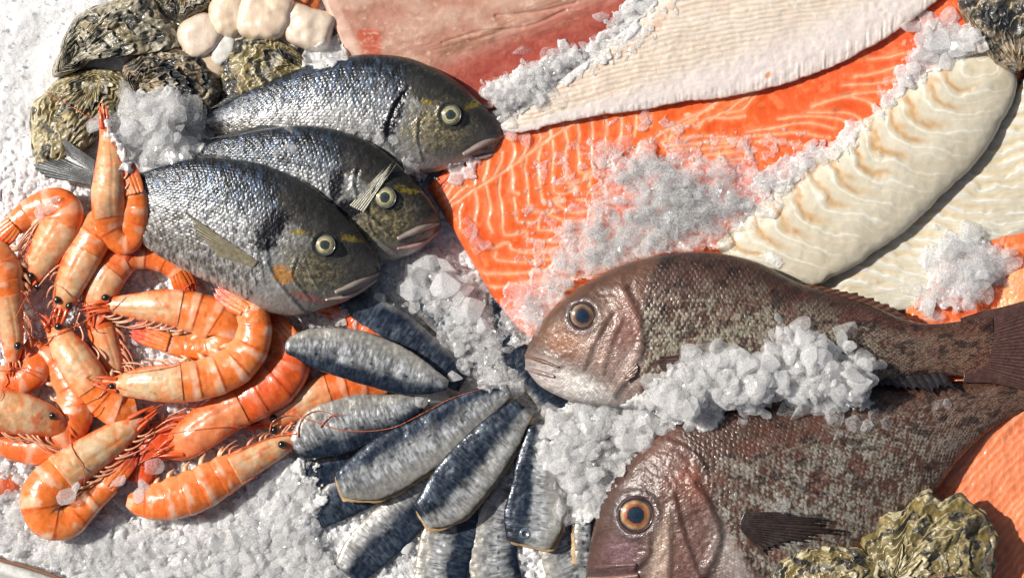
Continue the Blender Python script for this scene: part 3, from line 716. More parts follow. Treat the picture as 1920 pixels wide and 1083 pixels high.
def white_fillet():
    ribs = [(932,238,946,246),(990,196,990,246),(1075,136,1090,222),(1140,86,1180,210),(1205,30,1280,192),(1270,-40,1380,180),(1350,-100,1480,155),(1440,-150,1580,116),(1550,-170,1682,58),(1650,-180,1772,-10),(1720,-180,1832,-60)]
    B = slab(ribs, [4,9,14,16,17,17,17,17,17,17,16], 40, 560, 240, p=.45, e=(.01, .03), edge=3, es=16, seed=8)
    x, y, v = B.x, B.y, B.v
    bend = y+.16*(x-1200)+30*np.sin((x-1000)/260)+ 8*fbm(x/60, y/60, 2, 3)
    st = (.5+.5*np.sin(bend/1.55+5*fbm(x/50, y/40, 2, 5)))*(.4+.6*fbm(x/18, y/6, 2, 77))
    zone = ss(.83, .62, v)*ss(.05, .2, v)
    n = fbm(x/60, y/40, 3, 4)
    c = mix(np.array([.71, .60, .50]), np.array([.77, .70, .62]), n)
    c = mix(c, np.array([.60, .42, .26]), .5*zone*ss(.25, .7, st))
    c = mix(c, np.array([.78, .70, .66]), ss(.6, .85, v))
    c = mix(c, np.array([.60, .33, .17]), .5*np.exp(-((v-.16)/.05)**2)*ss(.4, .65, fbm(x/22, y/8, 3, 6)))
    c = mix(c, np.array([.85, .70, .60]), ss(.93, 1, v)*.6)
    c = mix(c, np.array([.70, .33, .15]), ss(.4, .8, blob(x, y, 1440, 140, 6, 9, 20)))
    disp = -.6*zone*st+5*(n-.5)+1.4*ss(.86, .95, v)*(fbm(x/5, v*4, 2, 50)-.5)*2+1.5*(fbm(x/9, y/9, 2, 10)-.5)
    o = body_obj('white_fish_fillet', B, c, M_WHITEF, None, disp, origin=world(np.array([1300., 100., 40])))
    tag(o, 'broad creamy white flatfish fillet with fine grain lying over the orange salmon', 'fish fillet', 'fillets of fish')
white_fillet()

def pink_fillet():
    ribs = [(578,-60,650,108),(598,-70,664,112),(660,-80,706,130),(760,-90,782,170),(870,-90,856,205),(980,-90,930,205),(1080,-90,1022,160),(1160,-80,1112,96),(1236,-80,1196,14)]
    B = slab(ribs, 30, 0, 480, 220, p=.38, e=(.012, .02), edge=3, es=30, seed=12)
    x, y = B.x, B.y
    n = fbm(x/55, y/30, 4, 14); n2 = fbm(x/12, y/9, 3, 15)
    c = mix(np.array([.47, .23, .16]), np.array([.58, .37, .28]), ss(.25, .75, n))
    bd = np.exp(-((y-(105-(x-780)*.31))/26)**2)*ss(700, 800, x)
    t = ss(-45, 25, y-(120-(x-860)*.42)+20*(n-.5))          # deep pink lower right
    c = mix(c, np.array([.36, .055, .035]), t*.92)
    c = mix(c, np.array([.45, .12, .08]), t*.5*ss(.4, .7, fbm(x/30, y/14, 3, 18)))
    c = mix(c, np.array([.22, .09, .04]), .75*ss(.52, .68, fbm((x+.6*y)/60, (y+.35*x)/10, 3, 16))*bd)
    rp = ss(645, 662, x-.25*y)*ss(715, 698, x-.1*y)*ss(48, 62, y+6*(n2-.5))
    c = mix(c, np.array([.50, .07, .025]), .9*rp*(.75+.25*ss(.4, .6, vnoise(x/30, y/3, 4))))
    edge = ss(640, 625, x-.42*y*1.0+4*(n2-.5))
    c = mix(c, np.array([.74, .48, .38]), .85*edge)
    c = mix(c, np.array([.75, .6, .5]), .4*line_mask(x, y, [(600,-10),(630,40),(672,108)], 3))
    c = mix(c, np.array([.70, .50, .38]), .5*ss(.6, .8, n2)*(1-t))
    disp = 5*(n-.5)+3.0*(fbm((x+.6*y)/50, (y+.35*x)/10, 3, 16)-.5)*bd+.8*(n2-.5)
    disp += -3*line_mask(x, y, [(930,30),(1010,22),(1080,5)], 3)-3*line_mask(x, y, [(830,80),(900,60),(990,50),(1060,20)], 3)
    o = body_obj('pink_fish_fillet', B, c, M_SALMON, None, disp, origin=world(np.array([850., 50., 10])))
    tag(o, 'thick rosy pink fish fillet with a dark blood red patch at the top edge', 'fish fillet', 'fillets of fish')
pink_fillet()

def cod_one():
    ribs = [(1848,92,1884,104),(1800,100,1908,150),(1748,127,1888,215),(1690,170,1834,300),(1622,225,1764,370),(1552,280,1694,435),(1482,330,1614,490),(1420,385,1542,530),(1368,430,1472,532),(1328,462,1402,522)]
    B = slab(ribs, [14,26,34,37,38,38,36,32,26,16], 22, 460, 240, p=.62, e=(.03, .03), edge=4, es=26, seed=14, mean_th=.5)
    x, y, u, v = B.x, B.y, B.u, B.v
    a = u*B.L; n = fbm(x/40, y/40, 3, 3); n2 = fbm(x/10, y/10, 2, 5)
    wav = a/B.L*14+1.1*np.sqrt((v-.30)**2+.02)*3.0+.7*(n-.5)+.10*(n2-.5)
    f = wav-np.floor(wav)
    c = mix(np.array([.60, .54, .40]), np.array([.69, .65, .54]), n)
    z1 = ss(.62, .42, v)*ss(.02, .10, v)*ss(.04, .14, u)
    tan = np.exp(-((f-.5)/.17)**2)
    c = mix(c, np.array([.54, .30, .11]), .85*z1*tan*(.55+.6*n2))
    wv2 = np.exp(-((f-.86)/.055)**2)+.5*np.exp(-((f-.2)/.03)**2)*ss(.4, .6, v)
    c = mix(c, np.array([.62, .55, .42]), ss(.55, .8, v)*.6)
    c = mix(c, np.array([.84, .82, .76]), .8*wv2*ss(1.0, .7, v)*(.3+.9*n2))
    for (bx, by) in ((1755,150),(1700,190),(1590,330),(1625,318),(1660,285),(1690,235)):
        c = mix(c, np.array([.50, .29, .11]), .6*blob(x, y, bx, by, 15, 6, 20))
    c = mix(c, np.array([.45, .22, .12]), .6*line_mask(x, y, [(1500,370),(1488,352),(1545,300)], 4)*ss(.3, .6, n2+.2))
    disp = 4.5*(n-.5)-1.3*z1*tan+.2*wv2*n2+.5*(n2-.5)
    gel = ss(.5, .75, blob(x, y, 1450, 487, 34, 14, 35)+.5*(n2-.5)); disp += 4*gel*(fbm(x/8, y/8, 2, 9)); c = mix(c, np.array([.86, .86, .88]), .5*gel)
    o = body_obj('cod_loin', B, c, M_WHITEF, None, disp, origin=world(np.array([1640., 310., 20])))
    tag(o, 'thick cream cod loin with tan wavy bands, lying just right of the orange salmon', 'fish fillet', 'fillets of fish')
cod_one()

def cod_two():
    ribs = [(1960,60,2080,120),(1925,135,2060,230),(1880,212,2030,330),(1815,300,1985,405),(1738,378,1900,448),(1640,448,1815,500),(1550,500,1755,566),(1490,536,1660,588),(1450,560,1560,600)]
    B = slab(ribs, [24,24,22,20,19,18,16,13,8], 3, 420, 220, p=.5, e=(.03, .05), edge=4, es=30, seed=15)
    x, y, u, v = B.x, B.y, B.u, B.v
    n = fbm(x/40, y/40, 3, 23); n2 = fbm(x/9, y/9, 3, 25)
    wav = (y*1.0+x*-.12)/23+.7*n*2+.5*np.sin(x/60)
    f = wav-np.floor(wav)
    c = mix(np.array([.62, .57, .43]), np.array([.72, .69, .60]), n)
    tan = np.exp(-((f-.5)/.2)**2)
    c = mix(c, np.array([.66, .48, .22]), .6*tan*ss(.72, .4, v)*(.5+.6*n2))
    wh = np.exp(-((f-.92)/.10)**2)*ss(.42, .62, fbm(x/26, y/10, 3, 89))
    c = mix(c, np.array([.90, .90, .90]), .6*wh)
    disp = 6*(n-.5)-1.0*tan*ss(.7, .4, v)+.5*wh+2.2*(fbm(x/30, y/7, 3, 88)-.5)
    o = body_obj('cod_fillet', B, c, M_WHITEF, None, disp, origin=world(np.array([1780., 380., 10])))
    tag(o, 'flat yellowish white cod fillet at the right edge, shaded by the thicker loin beside it', 'fish fillet', 'fillets of fish')
cod_two()

def salmon_side(name, ribs, th, z0, c1, c2, org, label, seed, freq, ang, strong=.5, e=(.03, .03), red=None):
    B = slab(ribs, th, z0, 280, 220, p=.4, e=e, edge=6, es=26, seed=seed)
    x, y = B.x, B.y
    n = fbm(x/40, y/40, 3, seed); n2 = fbm(x/9, y/9, 3, seed+1)
    ca, sa = math.cos(ang), math.sin(ang)
    w = (x*ca+y*sa)/freq+1.2*n+.3*n2
    f = .5+.5*np.sin(w*TAU)
    c = mix(np.array(c1), np.array(c2), n)
    c = mix(c, np.array([.88, .50, .36]), strong*ss(.55, 1, f)*(.4+.9*n2))
    if red: 
        for (bx, by, rx, ry, an) in red: c = mix(c, np.array([.75, .10, .02]), .7*np.clip(blob(x, y, bx, by, rx, ry, an)*1.3, 0, 1))
    disp = 8*(n-.5)+.5*f+2.5*(n2-.5)
    o = body_obj(name, B, c, M_SALMON, None, disp, origin=world(np.array(org, float)))
    tag(o, label, 'fish fillet', 'fillets of fish'); return o
salmon_side('salmon_fillet', [(1690,520,1700,650),(1760,440,1765,700),(1850,426,1850,730),(1960,418,1960,750)], [14,20,22,22], -2, (.80,.14,.03), (.85,.26,.09), (1820,560,0),
  'orange salmon flesh under loose ice, behind the tail of the upper red bream', 61, 30, 1.2, .35, red=[(1800,560,60,50,0)])
salmon_side('salmon_fillet', [(1790,700,1700,980),(1850,660,1790,1090),(1930,640,1900,1200),(2020,640,2010,1200)], [16,20,22,22], 0, (.80,.20,.07), (.84,.28,.12), (1860,900,0),
  'pale orange salmon fillet in the bottom right corner beside the ruffled oyster', 62, 13, .75, .4, e=(.06,.03))
salmon_side('salmon_piece', [(1868,584,1860,608),(1882,536,1878,616),(1900,508,1908,620),(1945,498,1955,620)], [4,9,13,15], 26, (.86,.30,.10), (.90,.42,.20), (1900,560,30),
  'folded peach orange salmon offcut at the right edge above the dark tail fin', 63, 40, .3, .3, e=(.25,.05))

# ------------------------------------------------------------------ scallops
def blob_obj(name, cx, cy, rx, ry, h, z0, ang, sq, seed, colf, mat, label, cat, group, flat=.75, n=44, m=80):
    q = np.linspace(0, 1, n); th = np.linspace(0, TAU, m, endpoint=False)
    nn = fbm(np.cos(th)*1.3+seed, np.sin(th)*1.3, 3, seed)
    R = (np.abs(np.cos(th))**sq+np.abs(np.sin(th))**sq)**(-1/sq)*(.86+.28*nn)
    a = math.radians(ang)
    X0 = rx*R*np.cos(th); Y0 = ry*R*np.sin(th)
    X1 = X0*math.cos(a)-Y0*math.sin(a); Y1 = X0*math.sin(a)+Y0*math.cos(a)
    X = cx+X1*q[:, None]; Y = cy+Y1*q[:, None]
    Z = z0+h*np.clip(1-q[:, None]**7, 0, 1)**.5*(1-.08*q[:, None]**2)+h*.20*(fbm(X/26, Y/26, 2, seed)-.5)
    X2, Y2 = X[::-1][1:], Y[::-1][1:]
    Zb = np.full_like(X2, z0-3.)
    P = np.stack([np.r_[X, X2], np.r_[Y, Y2], np.r_[Z, Zb]], -1)
    c = colf(P[..., 0], P[..., 1])
    o = grid_obj(name, P, True, c, mat, origin=world(np.array([cx, cy, z0], float)))
    return tag(o, label, cat, group)
def scol(base, b2, seed):
    def f(x, y):
        n = fbm(x/18, y/18, 3, seed); s = vnoise(x/2.5, y/14, seed)
        return mix(np.array(base), np.array(b2), n)*(.93+.12*s)[..., None]
    return f
SC = [(376,66,40,36,34,8,-25,2.6,(.70,.56,.44),(.76,.66,.56),'scallop with glistening speckled top, right of the large olive oyster'),
 (430,26,34,42,38,14,0,2.4,(.74,.57,.40),(.80,.66,.52),'scallop at the top edge between the speckled scallop and the widest one'),
 (497,26,48,48,44,20,10,2.6,(.76,.58,.42),(.82,.68,.54),'widest peach scallop at the top edge, above the pointed oyster'),
 (576,50,46,36,40,16,18,3.2,(.74,.60,.46),(.78,.66,.54),'smooth blocky scallop touching the pale edge of the pink fillet'),
 (532,76,30,26,24,2,30,2.4,(.72,.58,.44),(.76,.64,.52),'small scallop tucked between the blocky scallop and the pointed oyster'),
 (420,92,19,30,26,8,25,2.6,(.66,.64,.60),(.72,.70,.66),'narrow bluish white scallop wedged left of the pointed oyster'),
 (372,118,46,32,22,2,0,2.4,(.70,.54,.38),(.75,.60,.46),'shaded scallop behind the black striped oyster'),
 (455,66,30,26,26,4,0,2.3,(.74,.6,.44),(.8,.68,.54),'scallop showing in the gap above the pointed oyster tip')]
for k, s in enumerate(SC):
    blob_obj('scallop', s[0], s[1], s[2]*1.13, s[3]*1.13, s[4], s[5], s[6], s[7], 70+k, scol(s[8], s[9], k), M_SCALLOP, s[10], 'scallop', 'shelled scallops')
blob_obj('scallop_shade', 560, 6, 40, 24, 10, 2, 10, 2.4, 91, scol((.55,.16,.03), (.35,.10,.03), 3), M_PRAWN, 'brown orange piece standing in for shade between scallops at the top edge', 'scallop', None)  # added lump, brown orange colour for the shaded scallop and tray here
blob_obj('prawn_piece', 560, -4, 22, 17, 14, 10, -30, 2.0, 92, scol((.75,.20,.05), (.80,.35,.16), 3), M_PRAWN, 'small orange prawn piece with a pale rim at the top edge above the scallops', 'prawn', None)

# ------------------------------------------------------------------ oysters
def oyster(outline, hub, h, z0, pal, seed, rings, label, sym=0., ruffle=3, dark_at=(), hubh=.2, darkk=.5, bands=1.0, group='oysters in their shells', n=150, m=380, fluting=0, flk=9):
    D = catmull(outline, 0, closed=True); O, _ = resample(D, m, None, endpoint=False)
    th = np.linspace(0, TAU, m, endpoint=False)
    ns = (fbm(np.cos(th)*5+seed, np.sin(th)*5, 4, seed)-.5)+.5*(fbm(np.cos(th)*16+seed, np.sin(th)*16, 3, seed+1)-.5)
    dirv = O-np.array(hub); L = np.linalg.norm(dirv, axis=1, keepdims=True)
    O = O+dirv/L*(ns[:, None]*2*ruffle)
    q = np.linspace(0, 1, n)
    X = hub[0]+(O[:, 0]-hub[0])*q[:, None]; Y = hub[1]+(O[:, 1]-hub[1])*q[:, None]
    Q = np.repeat(q[:, None], m, 1); TH = np.repeat(th[None], n, 0)
    cen = O.mean(0); 
    rc = np.hypot(X-cen[0], Y-cen[1]); 
    # distance to outline fraction, from the middle of the shell
    n1 = fbm(X/34, Y/34, 4, seed); n2 = fbm(X/8, Y/8, 3, seed+3); n3 = fbm(X/3.5, Y/3.5, 2, seed+4)
    rings = rings*1.05
    an1 = fbm(np.cos(TH)*3.2+seed, np.sin(TH)*3.2, 3, seed+17); an2 = fbm(X/17, Y/17, 3, seed+18)
    ph = (Q**1.2)*rings+2.2*(an1-.5)+.9*(an2-.5)*Q+1.1*(n1-.5)+.15*(n2-.5)
    fr = ph-np.floor(ph); kf = np.floor(ph)
    k = _h(kf, kf*0, seed); k2 = _h(kf, kf*0+3, seed)
    dome = np.clip(1-Q**3.0, 0, 1)**.62
    Z = z0+h*dome*(1-hubh*(1-Q)) + h*.16*(.4+k)*(ss(.0, .9, fr)-ss(.93, 1, fr))*ss(0, .2, Q)*bands + h*.40*(n1-.5)+1.3*(n2-.5)+1.0*(n3-.5)
    Z += (2.2+3*k2)*(fbm(X/12+kf*3.7, Y/12, 2, seed+30)-.5)*Q*1.6*ss(.3, 1, fr)
    if fluting: Z += fluting*np.sin(TH*flk+2.5*an1)*Q**1.6
    olive, cream, black, brown = [np.array(c) for c in pal]
    c = mix(olive*.55, cream*.85, ss(.25, .7, .55*k+.45*n1+.2*(n2-.5)))
    c = mix(c, brown, .75*ss(.60, .75, k2*.6+.4*n1+.1*n2))
    c = c*(.7+.7*fbm(X/6+kf*2.1, Y/6, 3, seed+31))[..., None]
    seg = .50*fbm(X/15+kf*4.3, Y/15+kf*2.9, 2, seed+7)+.30*fbm(X/45, Y/45, 2, seed+32)+.25*k
    dk = ss(.50, .56, seg+darkk*.22-.15+.10*(n2-.5))*ss(.18, .4, Q)*ss(.3, .45, n2+.1)
    c = mix(c, black, .92*dk)
    c = mix(c, cream*1.25, .8*ss(.82, .95, fr)*ss(.35, .6, an2+.15)*(1-.55*dk))
    c = mix(c, black, .6*np.exp(-((fr-.03)/.05)**2))
    c = mix(c, np.array([.55, .52, .46]), .6*ss(.56, .68, fbm(X/20, Y/20, 3, seed+15))*ss(.7, .3, Q))
    c = mix(c, cream*1.4, .7*ss(.97, 1, Q)*ss(.4, .6, n2))
    for (bx, by, rx, ry, an) in dark_at:
        mm = ss(.3, .6, blob(X, Y, bx, by, rx, ry, an)*.9+.7*(n2-.5)); c = mix(c, black, .92*mm)
    X2, Y2 = X[::-1][1:], Y[::-1][1:]
    kk = np.linspace(1, 0, n)[1:, None]
    Z2 = np.repeat(z0-2-5*(1-kk**2), m, 1)
    P = np.stack([np.r_[X, X2], np.r_[Y, Y2], np.r_[Z, Z2]], -1)
    root = grid_obj('oyster', P, True, np.r_[c, c[::-1][1:]*.7], M_OYSTER, origin=world(np.array([hub[0], hub[1], z0], float)))
    tag(root, label, 'oyster', group)
    # lower shell half showing as a pale rim below the upper one
    s = 1.035
    X = hub[0]+(O[:, 0]-hub[0])*q[::3, None]*s+1.5*np.sin(th*13+seed); Y = hub[1]+(O[:, 1]-hub[1])*q[::3, None]*s+1.5*np.cos(th*11)
    Q = np.repeat(q[::3, None], m, 1)
    Zt = z0-5+3*fbm(X/9, Y/9, 2, seed)+2*np.sin(th*17+seed)*Q; Zb = z0-5-h*.45*np.clip(1-Q**3, 0, 1)**.6-1.5
    P = np.stack([np.r_[X, X[::-1][1:]], np.r_[Y, Y[::-1][1:]], np.r_[Zt, Zb[::-1][1:]]], -1)
    cc = mix(cream*.9, brown, fbm(P[..., 0]/9, P[..., 1]/9, 3, seed+2)); cc = mix(cc, black, .6*ss(.5, .6, fbm(P[..., 0]/14, P[..., 1]/14, 2, seed+6)))
    low = grid_obj('lower_shell', P, True, cc, M_OYSTER, root)
    return root
OL = ((.22,.175,.08), (.50,.43,.28), (.022,.022,.022), (.17,.11,.045))
GR = ((.26,.22,.13), (.50,.46,.35), (.03,.032,.028), (.18,.14,.07))
BK = ((.20,.15,.09), (.50,.41,.28), (.014,.018,.022), (.17,.10,.05))
YL = ((.27,.205,.07), (.56,.49,.30), (.018,.018,.02), (.20,.15,.05))
oyster([(196,8),(240,-8),(282,-6),(300,22),(322,48),(338,68),(338,88),(310,96),(262,100),(220,100),(180,110),(150,132),(110,144),(98,140),(112,100),(122,66),(150,28)], (128,118), 46, 8, GR, 101, 6, 'large rounded grey olive oyster at the upper left, topmost of its cluster', dark_at=[(270,14,14,22,20),(300,70,12,18,0),(272,74,9,14,0)], darkk=.35)
oyster([(290,-20),(340,-24),(402,-16),(408,4),(382,20),(350,38),(338,46),(318,30),(298,8)], (345,-6), 26, 10, OL, 102, 4, 'dark brownish oyster cut by the top edge, above the speckled scallop', dark_at=[(318,26,16,14,0)])
oyster([(230,128),(258,102),(300,92),(345,96),(385,118),(406,150),(412,182),(396,212),(372,218),(345,200),(325,200),(300,190),(270,196),(240,170)], (258,160), 40, 18, BK, 103, 6, 'black and brown striped oyster with dark curved bands, left of the sea bream tails', dark_at=[(330,140,42,12,38),(352,175,16,22,10)], darkk=.75, bands=1.5)
oyster([(96,160),(130,140),(170,130),(215,135),(250,160),(256,184),(230,200),(205,230),(180,262),(150,285),(110,322),(82,322),(66,290),(58,240),(62,200),(80,180)], (180,150), 42, 6, YL, 104, 6, 'knobbly yellow brown oyster at the left, behind the dark forked tail fin', darkk=.25)
oyster([(418,110),(430,78),(452,60),(475,64),(510,66),(540,82),(566,102),(582,122),(560,150),(500,170),(440,186),(420,180),(414,150)], (560,128), 40, 12, YL, 105, 6, 'pointed yellow green oyster with a black edge, below the scallops', dark_at=[(444,82,18,22,30),(425,125,10,22,0),(432,165,18,30,0),(540,108,26,7,35)], darkk=.45)
oyster([(1798,-20),(1806,30),(1818,62),(1845,96),(1872,122),(1904,138),(1922,128),(1960,90),(1990,10),(1960,-40),(1880,-50)], (1912,132), 46, 60, BK, 106, 6, 'near black oyster in the top right corner', dark_at=[(1870,30,40,34,0),(1842,70,14,10,30)], darkk=.9)
oyster([(1612,1010),(1640,985),(1650,962),(1690,958),(1712,936),(1738,922),(1765,938),(1795,928),(1820,945),(1850,972),(1866,1012),(1862,1060),(1850,1100),(1780,1105),(1700,1085),(1660,1050),(1625,1035)], (1672,1092), 44, 92, YL, 107, 6, 'large ruffled olive oyster with wavy scalloped rim at the bottom right', dark_at=[(1832,1022,9,12,10),(1742,1010,9,5,20)], darkk=.2, ruffle=5, fluting=9, flk=8)
oyster([(1452,1066),(1480,1040),(1520,1024),(1570,1022),(1620,1034),(1652,1060),(1664,1100),(1600,1140),(1500,1140),(1455,1110)], (1560,1100), 34, 122, YL, 108, 6, 'mossy green oyster at the bottom edge between the red bream fin and the ruffled oyster', dark_at=[(1502,1052,18,8,0),(1612,1052,20,10,20)], darkk=.4)
oyster([(1688,1084),(1730,1072),(1780,1068),(1830,1078),(1852,1110),(1800,1150),(1720,1150),(1680,1120)], (1760,1110), 30, 112, BK, 109, 5, 'sliver of a grey rimmed oyster at the bottom edge, in front of the ruffled oyster', darkk=.6)

# ------------------------------------------------------------------ sardine fillets
def leaf_ribs(path, widths, n=14):
    D = catmull(np.c_[np.asarray(path, float), np.asarray(widths, float)], 0)
    D, L = resample(D, n, [0, 1])
    D = np.vstack([D[0]+(D[1]-D[0])*.0, D[0]+(D[1]-D[0])*.18, D[1:]]); D[0, 2] *= .72; D[1, 2] *= .95
    T = np.gradient(D[:, :2], axis=0); T /= np.linalg.norm(T, axis=1, keepdims=True)
    Nn = np.stack([T[:, 1], -T[:, 0]], 1)
    h = D[:, 2:3]/2
    return np.c_[D[:, :2]+Nn*h, D[:, :2]-Nn*h]

NAVY = np.array([.013, .022, .042]); STEEL = np.array([.085, .115, .155]); PALE = np.array([.36, .375, .375]); WARM = np.array([.44, .40, .33])
def sardine(path, widths, z0, th, style, flip, label, seed, flesh=False, tilt=0, eye_at=None):
    ribs = leaf_ribs(path, widths)
    if flip: ribs = ribs[:, [2, 3, 0, 1]]
    K = len(ribs); t = np.full(K, float(th)*.8); t[0] *= .55; t[-1] *= .6; t[-2] *= .85
    root = thing('sardine_fillet', path[len(path)//2][0], path[len(path)//2][1], z0, label, 'sardine fillet', 'sardine fillets laid out in a fan')
    B = rib_body(ribs, t, z0, tilt, N=190, MT=110, MB=8, p=.48, flat_bottom=True, mean_th=.5)
    k = end_round(B, .04, .04); B.P[..., 2] = z0+(B.P[..., 2]-z0)*(.2+.8*k)
    x, y, u, v = B.x, B.y, B.u, B.v
    w = np.abs(2*v-1)**4
    B.P[..., 0] += w*3*(fbm(x/10, y/10, 3, seed)-.5); B.P[..., 1] += w*3*(fbm(x/10+5, y/10, 3, seed)-.5)
    a = u*B.L; b = v*B.H
    n1 = fbm(x/26, y/26, 3, seed); n2 = fbm(x/6, y/6, 2, seed+1)
    st = fbm(a/2.6+2*n1, b/16, 3, seed+2)       # cross streaks
    b1, b2 = {'dark': (.75, 1.15), 'grey': (.20, .46), 'pale': (.05, .32), 'half': (.36, .52), 'blue': (.46, .66)}[style]
    c = mix(NAVY, STEEL*.8, ss(.4, .75, st*.5+n1*.5))
    lite = mix(PALE*.50, PALE*1.15, ss(.3, .7, st*.6+n1*.4))
    lite = mix(lite, np.array([.17, .17, .21]), .5*ss(.52, .68, fbm(a/30, b/9, 3, seed+5)))
    lite = mix(lite, WARM, .5*ss(.55, .9, v))
    lite = mix(lite, np.array([.62, .64, .66]), .75*np.exp(-((v-(b2+.12))/.10)**2)*ss(.35, .65, st))
    c = mix(c, lite, ss(b1, b2, v+.16*(n1-.5)+.08*(n2-.5)))
    c = mix(c, NAVY*.6, .75*ss(.10, .0, v))
    sp = np.zeros_like(x)
    for q in range(6):
        sp = np.maximum(sp, blob(a, b, B.L*(.2+.11*q), B.H*(.40 if style != 'dark' else .6)+4*math.sin(q*3+seed), 5, 3.4))
    c = mix(c, NAVY, .75*ss(.35, .7, sp))
    c = mix(c, c*.45, .75*ss(.60, .66, fbm(a/8+b/18, b/30+n1, 2, seed+8))*ss(.9, .5, v))
    c = c*(.72+.5*fbm(x/40, y/40, 2, seed+20))[..., None]
    c = mix(c, np.array([.42, .36, .22]), .5*ss(.955, 1, v+.04*(n2-.5))*ss(.4, .6, n1+.1))
    disp = 2.0*(n1-.5)*2+.5*(st-.5)+.5*(n2-.5)
    if eye_at:
        e = np.hypot(x-eye_at[0], y-eye_at[1]); disp += 2.5*np.exp(-((e-7)/2.2)**2); c = mix(c, STEEL*1.6, .6*np.exp(-((e-7)/2)**2))
    body_obj('skin', B, c, M_SARD, root, disp)
    if flesh:
        wd = np.array(widths, float)-2; pp = np.array(path, float)
        dr = pp[0]-pp[1]; dr /= np.linalg.norm(dr); pp = pp.copy(); pp[0] += dr*4
        nrm = np.array([dr[1], -dr[0]])*(7 if flip else -7)
        pp = pp+nrm*-1
        rb = leaf_ribs(pp, wd)
        F = rib_body(rb, 6, z0-6, tilt, N=120, MT=50, MB=6, p=.5, flat_bottom=True)
        kk = end_round(F, .04, .04); F.P[..., 2] = z0-6+(F.P[..., 2]-z0+6)*kk
        ww = np.abs(2*F.v-1)**4
        F.P[..., 0] += ww*9*(fbm(F.x/12, F.y/12, 3, seed+4)-.5); F.P[..., 1] += ww*9*(fbm(F.x/12+5, F.y/12, 3, seed+4)-.5)
        fc = mix(np.array([.36, .19, .06]), np.array([.55, .42, .25]), fbm(F.x/10, F.y/10, 3, seed))
        body_obj('flesh', F, fc, M_FLESH, root)
    return root

sardine([(770,540),(820,580),(880,640),(930,700)], [44,66,66,46], 0, 11, 'dark', False, 'dark sardine fillet buried under the ice heap in the middle', 201, False)
sardine([(928,556),(940,600),(952,648),(964,706)], [22,34,40,30], 4, 10, 'dark', False, 'thin dark blue sardine strip pointing up to the salmon corner', 202, False)
sardine([(945,620),(990,690),(1030,742),(1068,796)], [26,52,58,44], 2, 12, 'dark', False, 'navy sardine fillet under the jaw of the upper red bream, dotted with ice', 203, False)
sardine([(568,882),(612,884),(660,867),(720,832),(765,800)], [40,56,58,50,30], -4, 12, 'dark', True, 'nearly black sardine fillet folded under the silvery one at the left of the fan', 204, False)
sardine([(590,968),(640,936),(690,910),(745,884)], [56,76,76,60], -4, 13, 'dark', True, 'short dark blue sardine fillet end poking out below the long spotted one', 205)
sardine([(650,1078),(690,1030),(750,972),(800,918),(838,876)], [62,88,90,72,40], -2, 15, 'blue', True, 'blue grey sardine fillet pointing to the bottom left of the fan', 206)
sardine([(822,1112),(834,1042),(846,1000),(872,930)], [96,104,104,80], -4, 15, 'half', True, 'sardine fillet with a bright silver stripe, cut by the bottom edge', 207)
sardine([(940,1120),(924,1040),(936,965),(956,900),(975,850)], [96,92,84,70,50], -2, 13, 'pale', True, 'pale silvery sardine fillet half covered by the bright blue one', 208)
sardine([(1090,1120),(1060,1035),(1042,980),(1030,930)], [110,92,80,60], -4, 13, 'pale', True, 'silver sardine fillet shaded beside the snout of the lower red bream', 209)
sardine([(552,845),(600,812),(660,792),(720,778),(790,752)], [44,98,104,82,34], 24, 18, 'grey', True, 'silvery scaled sardine fillet at the far left of the fan, crossed by a red feeler', 210)
sardine([(634,562),(670,572),(720,602),(775,644),(830,688),(872,718)], [24,54,70,72,62,40], 14, 18, 'dark', True, 'dark navy sardine fillet topmost in the fan, its tip touching a red prawn tail', 211, False)
sardine([(531,653),(570,650),(640,660),(710,680),(780,706),(840,722)], [20,64,92,94,72,20], 44, 19, 'grey', True, 'broad purplish grey sardine fillet lying over orange prawns', 212)
sardine([(634,910),(690,890),(740,862),(800,828),(860,787),(915,750),(957,732)], [50,98,108,98,86,58,24], 34, 18, 'grey', False, 'longest sardine fillet, spotted grey with tan rim', 213, True)
sardine([(788,968),(832,938),(880,882),(930,822),(982,762)], [52,96,104,88,46], 38, 18, 'blue', False, 'wide sardine fillet with blue back, between the spotted and the bright blue ones', 214, True)
sardine([(990,1022),(1000,970),(1001,910),(1005,850),(1008,795)], [84,112,88,66,34], 32, 17, 'half', False, 'bright blue sardine fillet with a small round eye mark, right side of the fan', 215, True, eye_at=(985,1000))
sardine([(1104,940),(1094,985),(1096,1060)], [16,34,34], 22, 9, 'pale', False, 'pale crinkled sardine end squeezed against the lower red bream snout', 216, True)

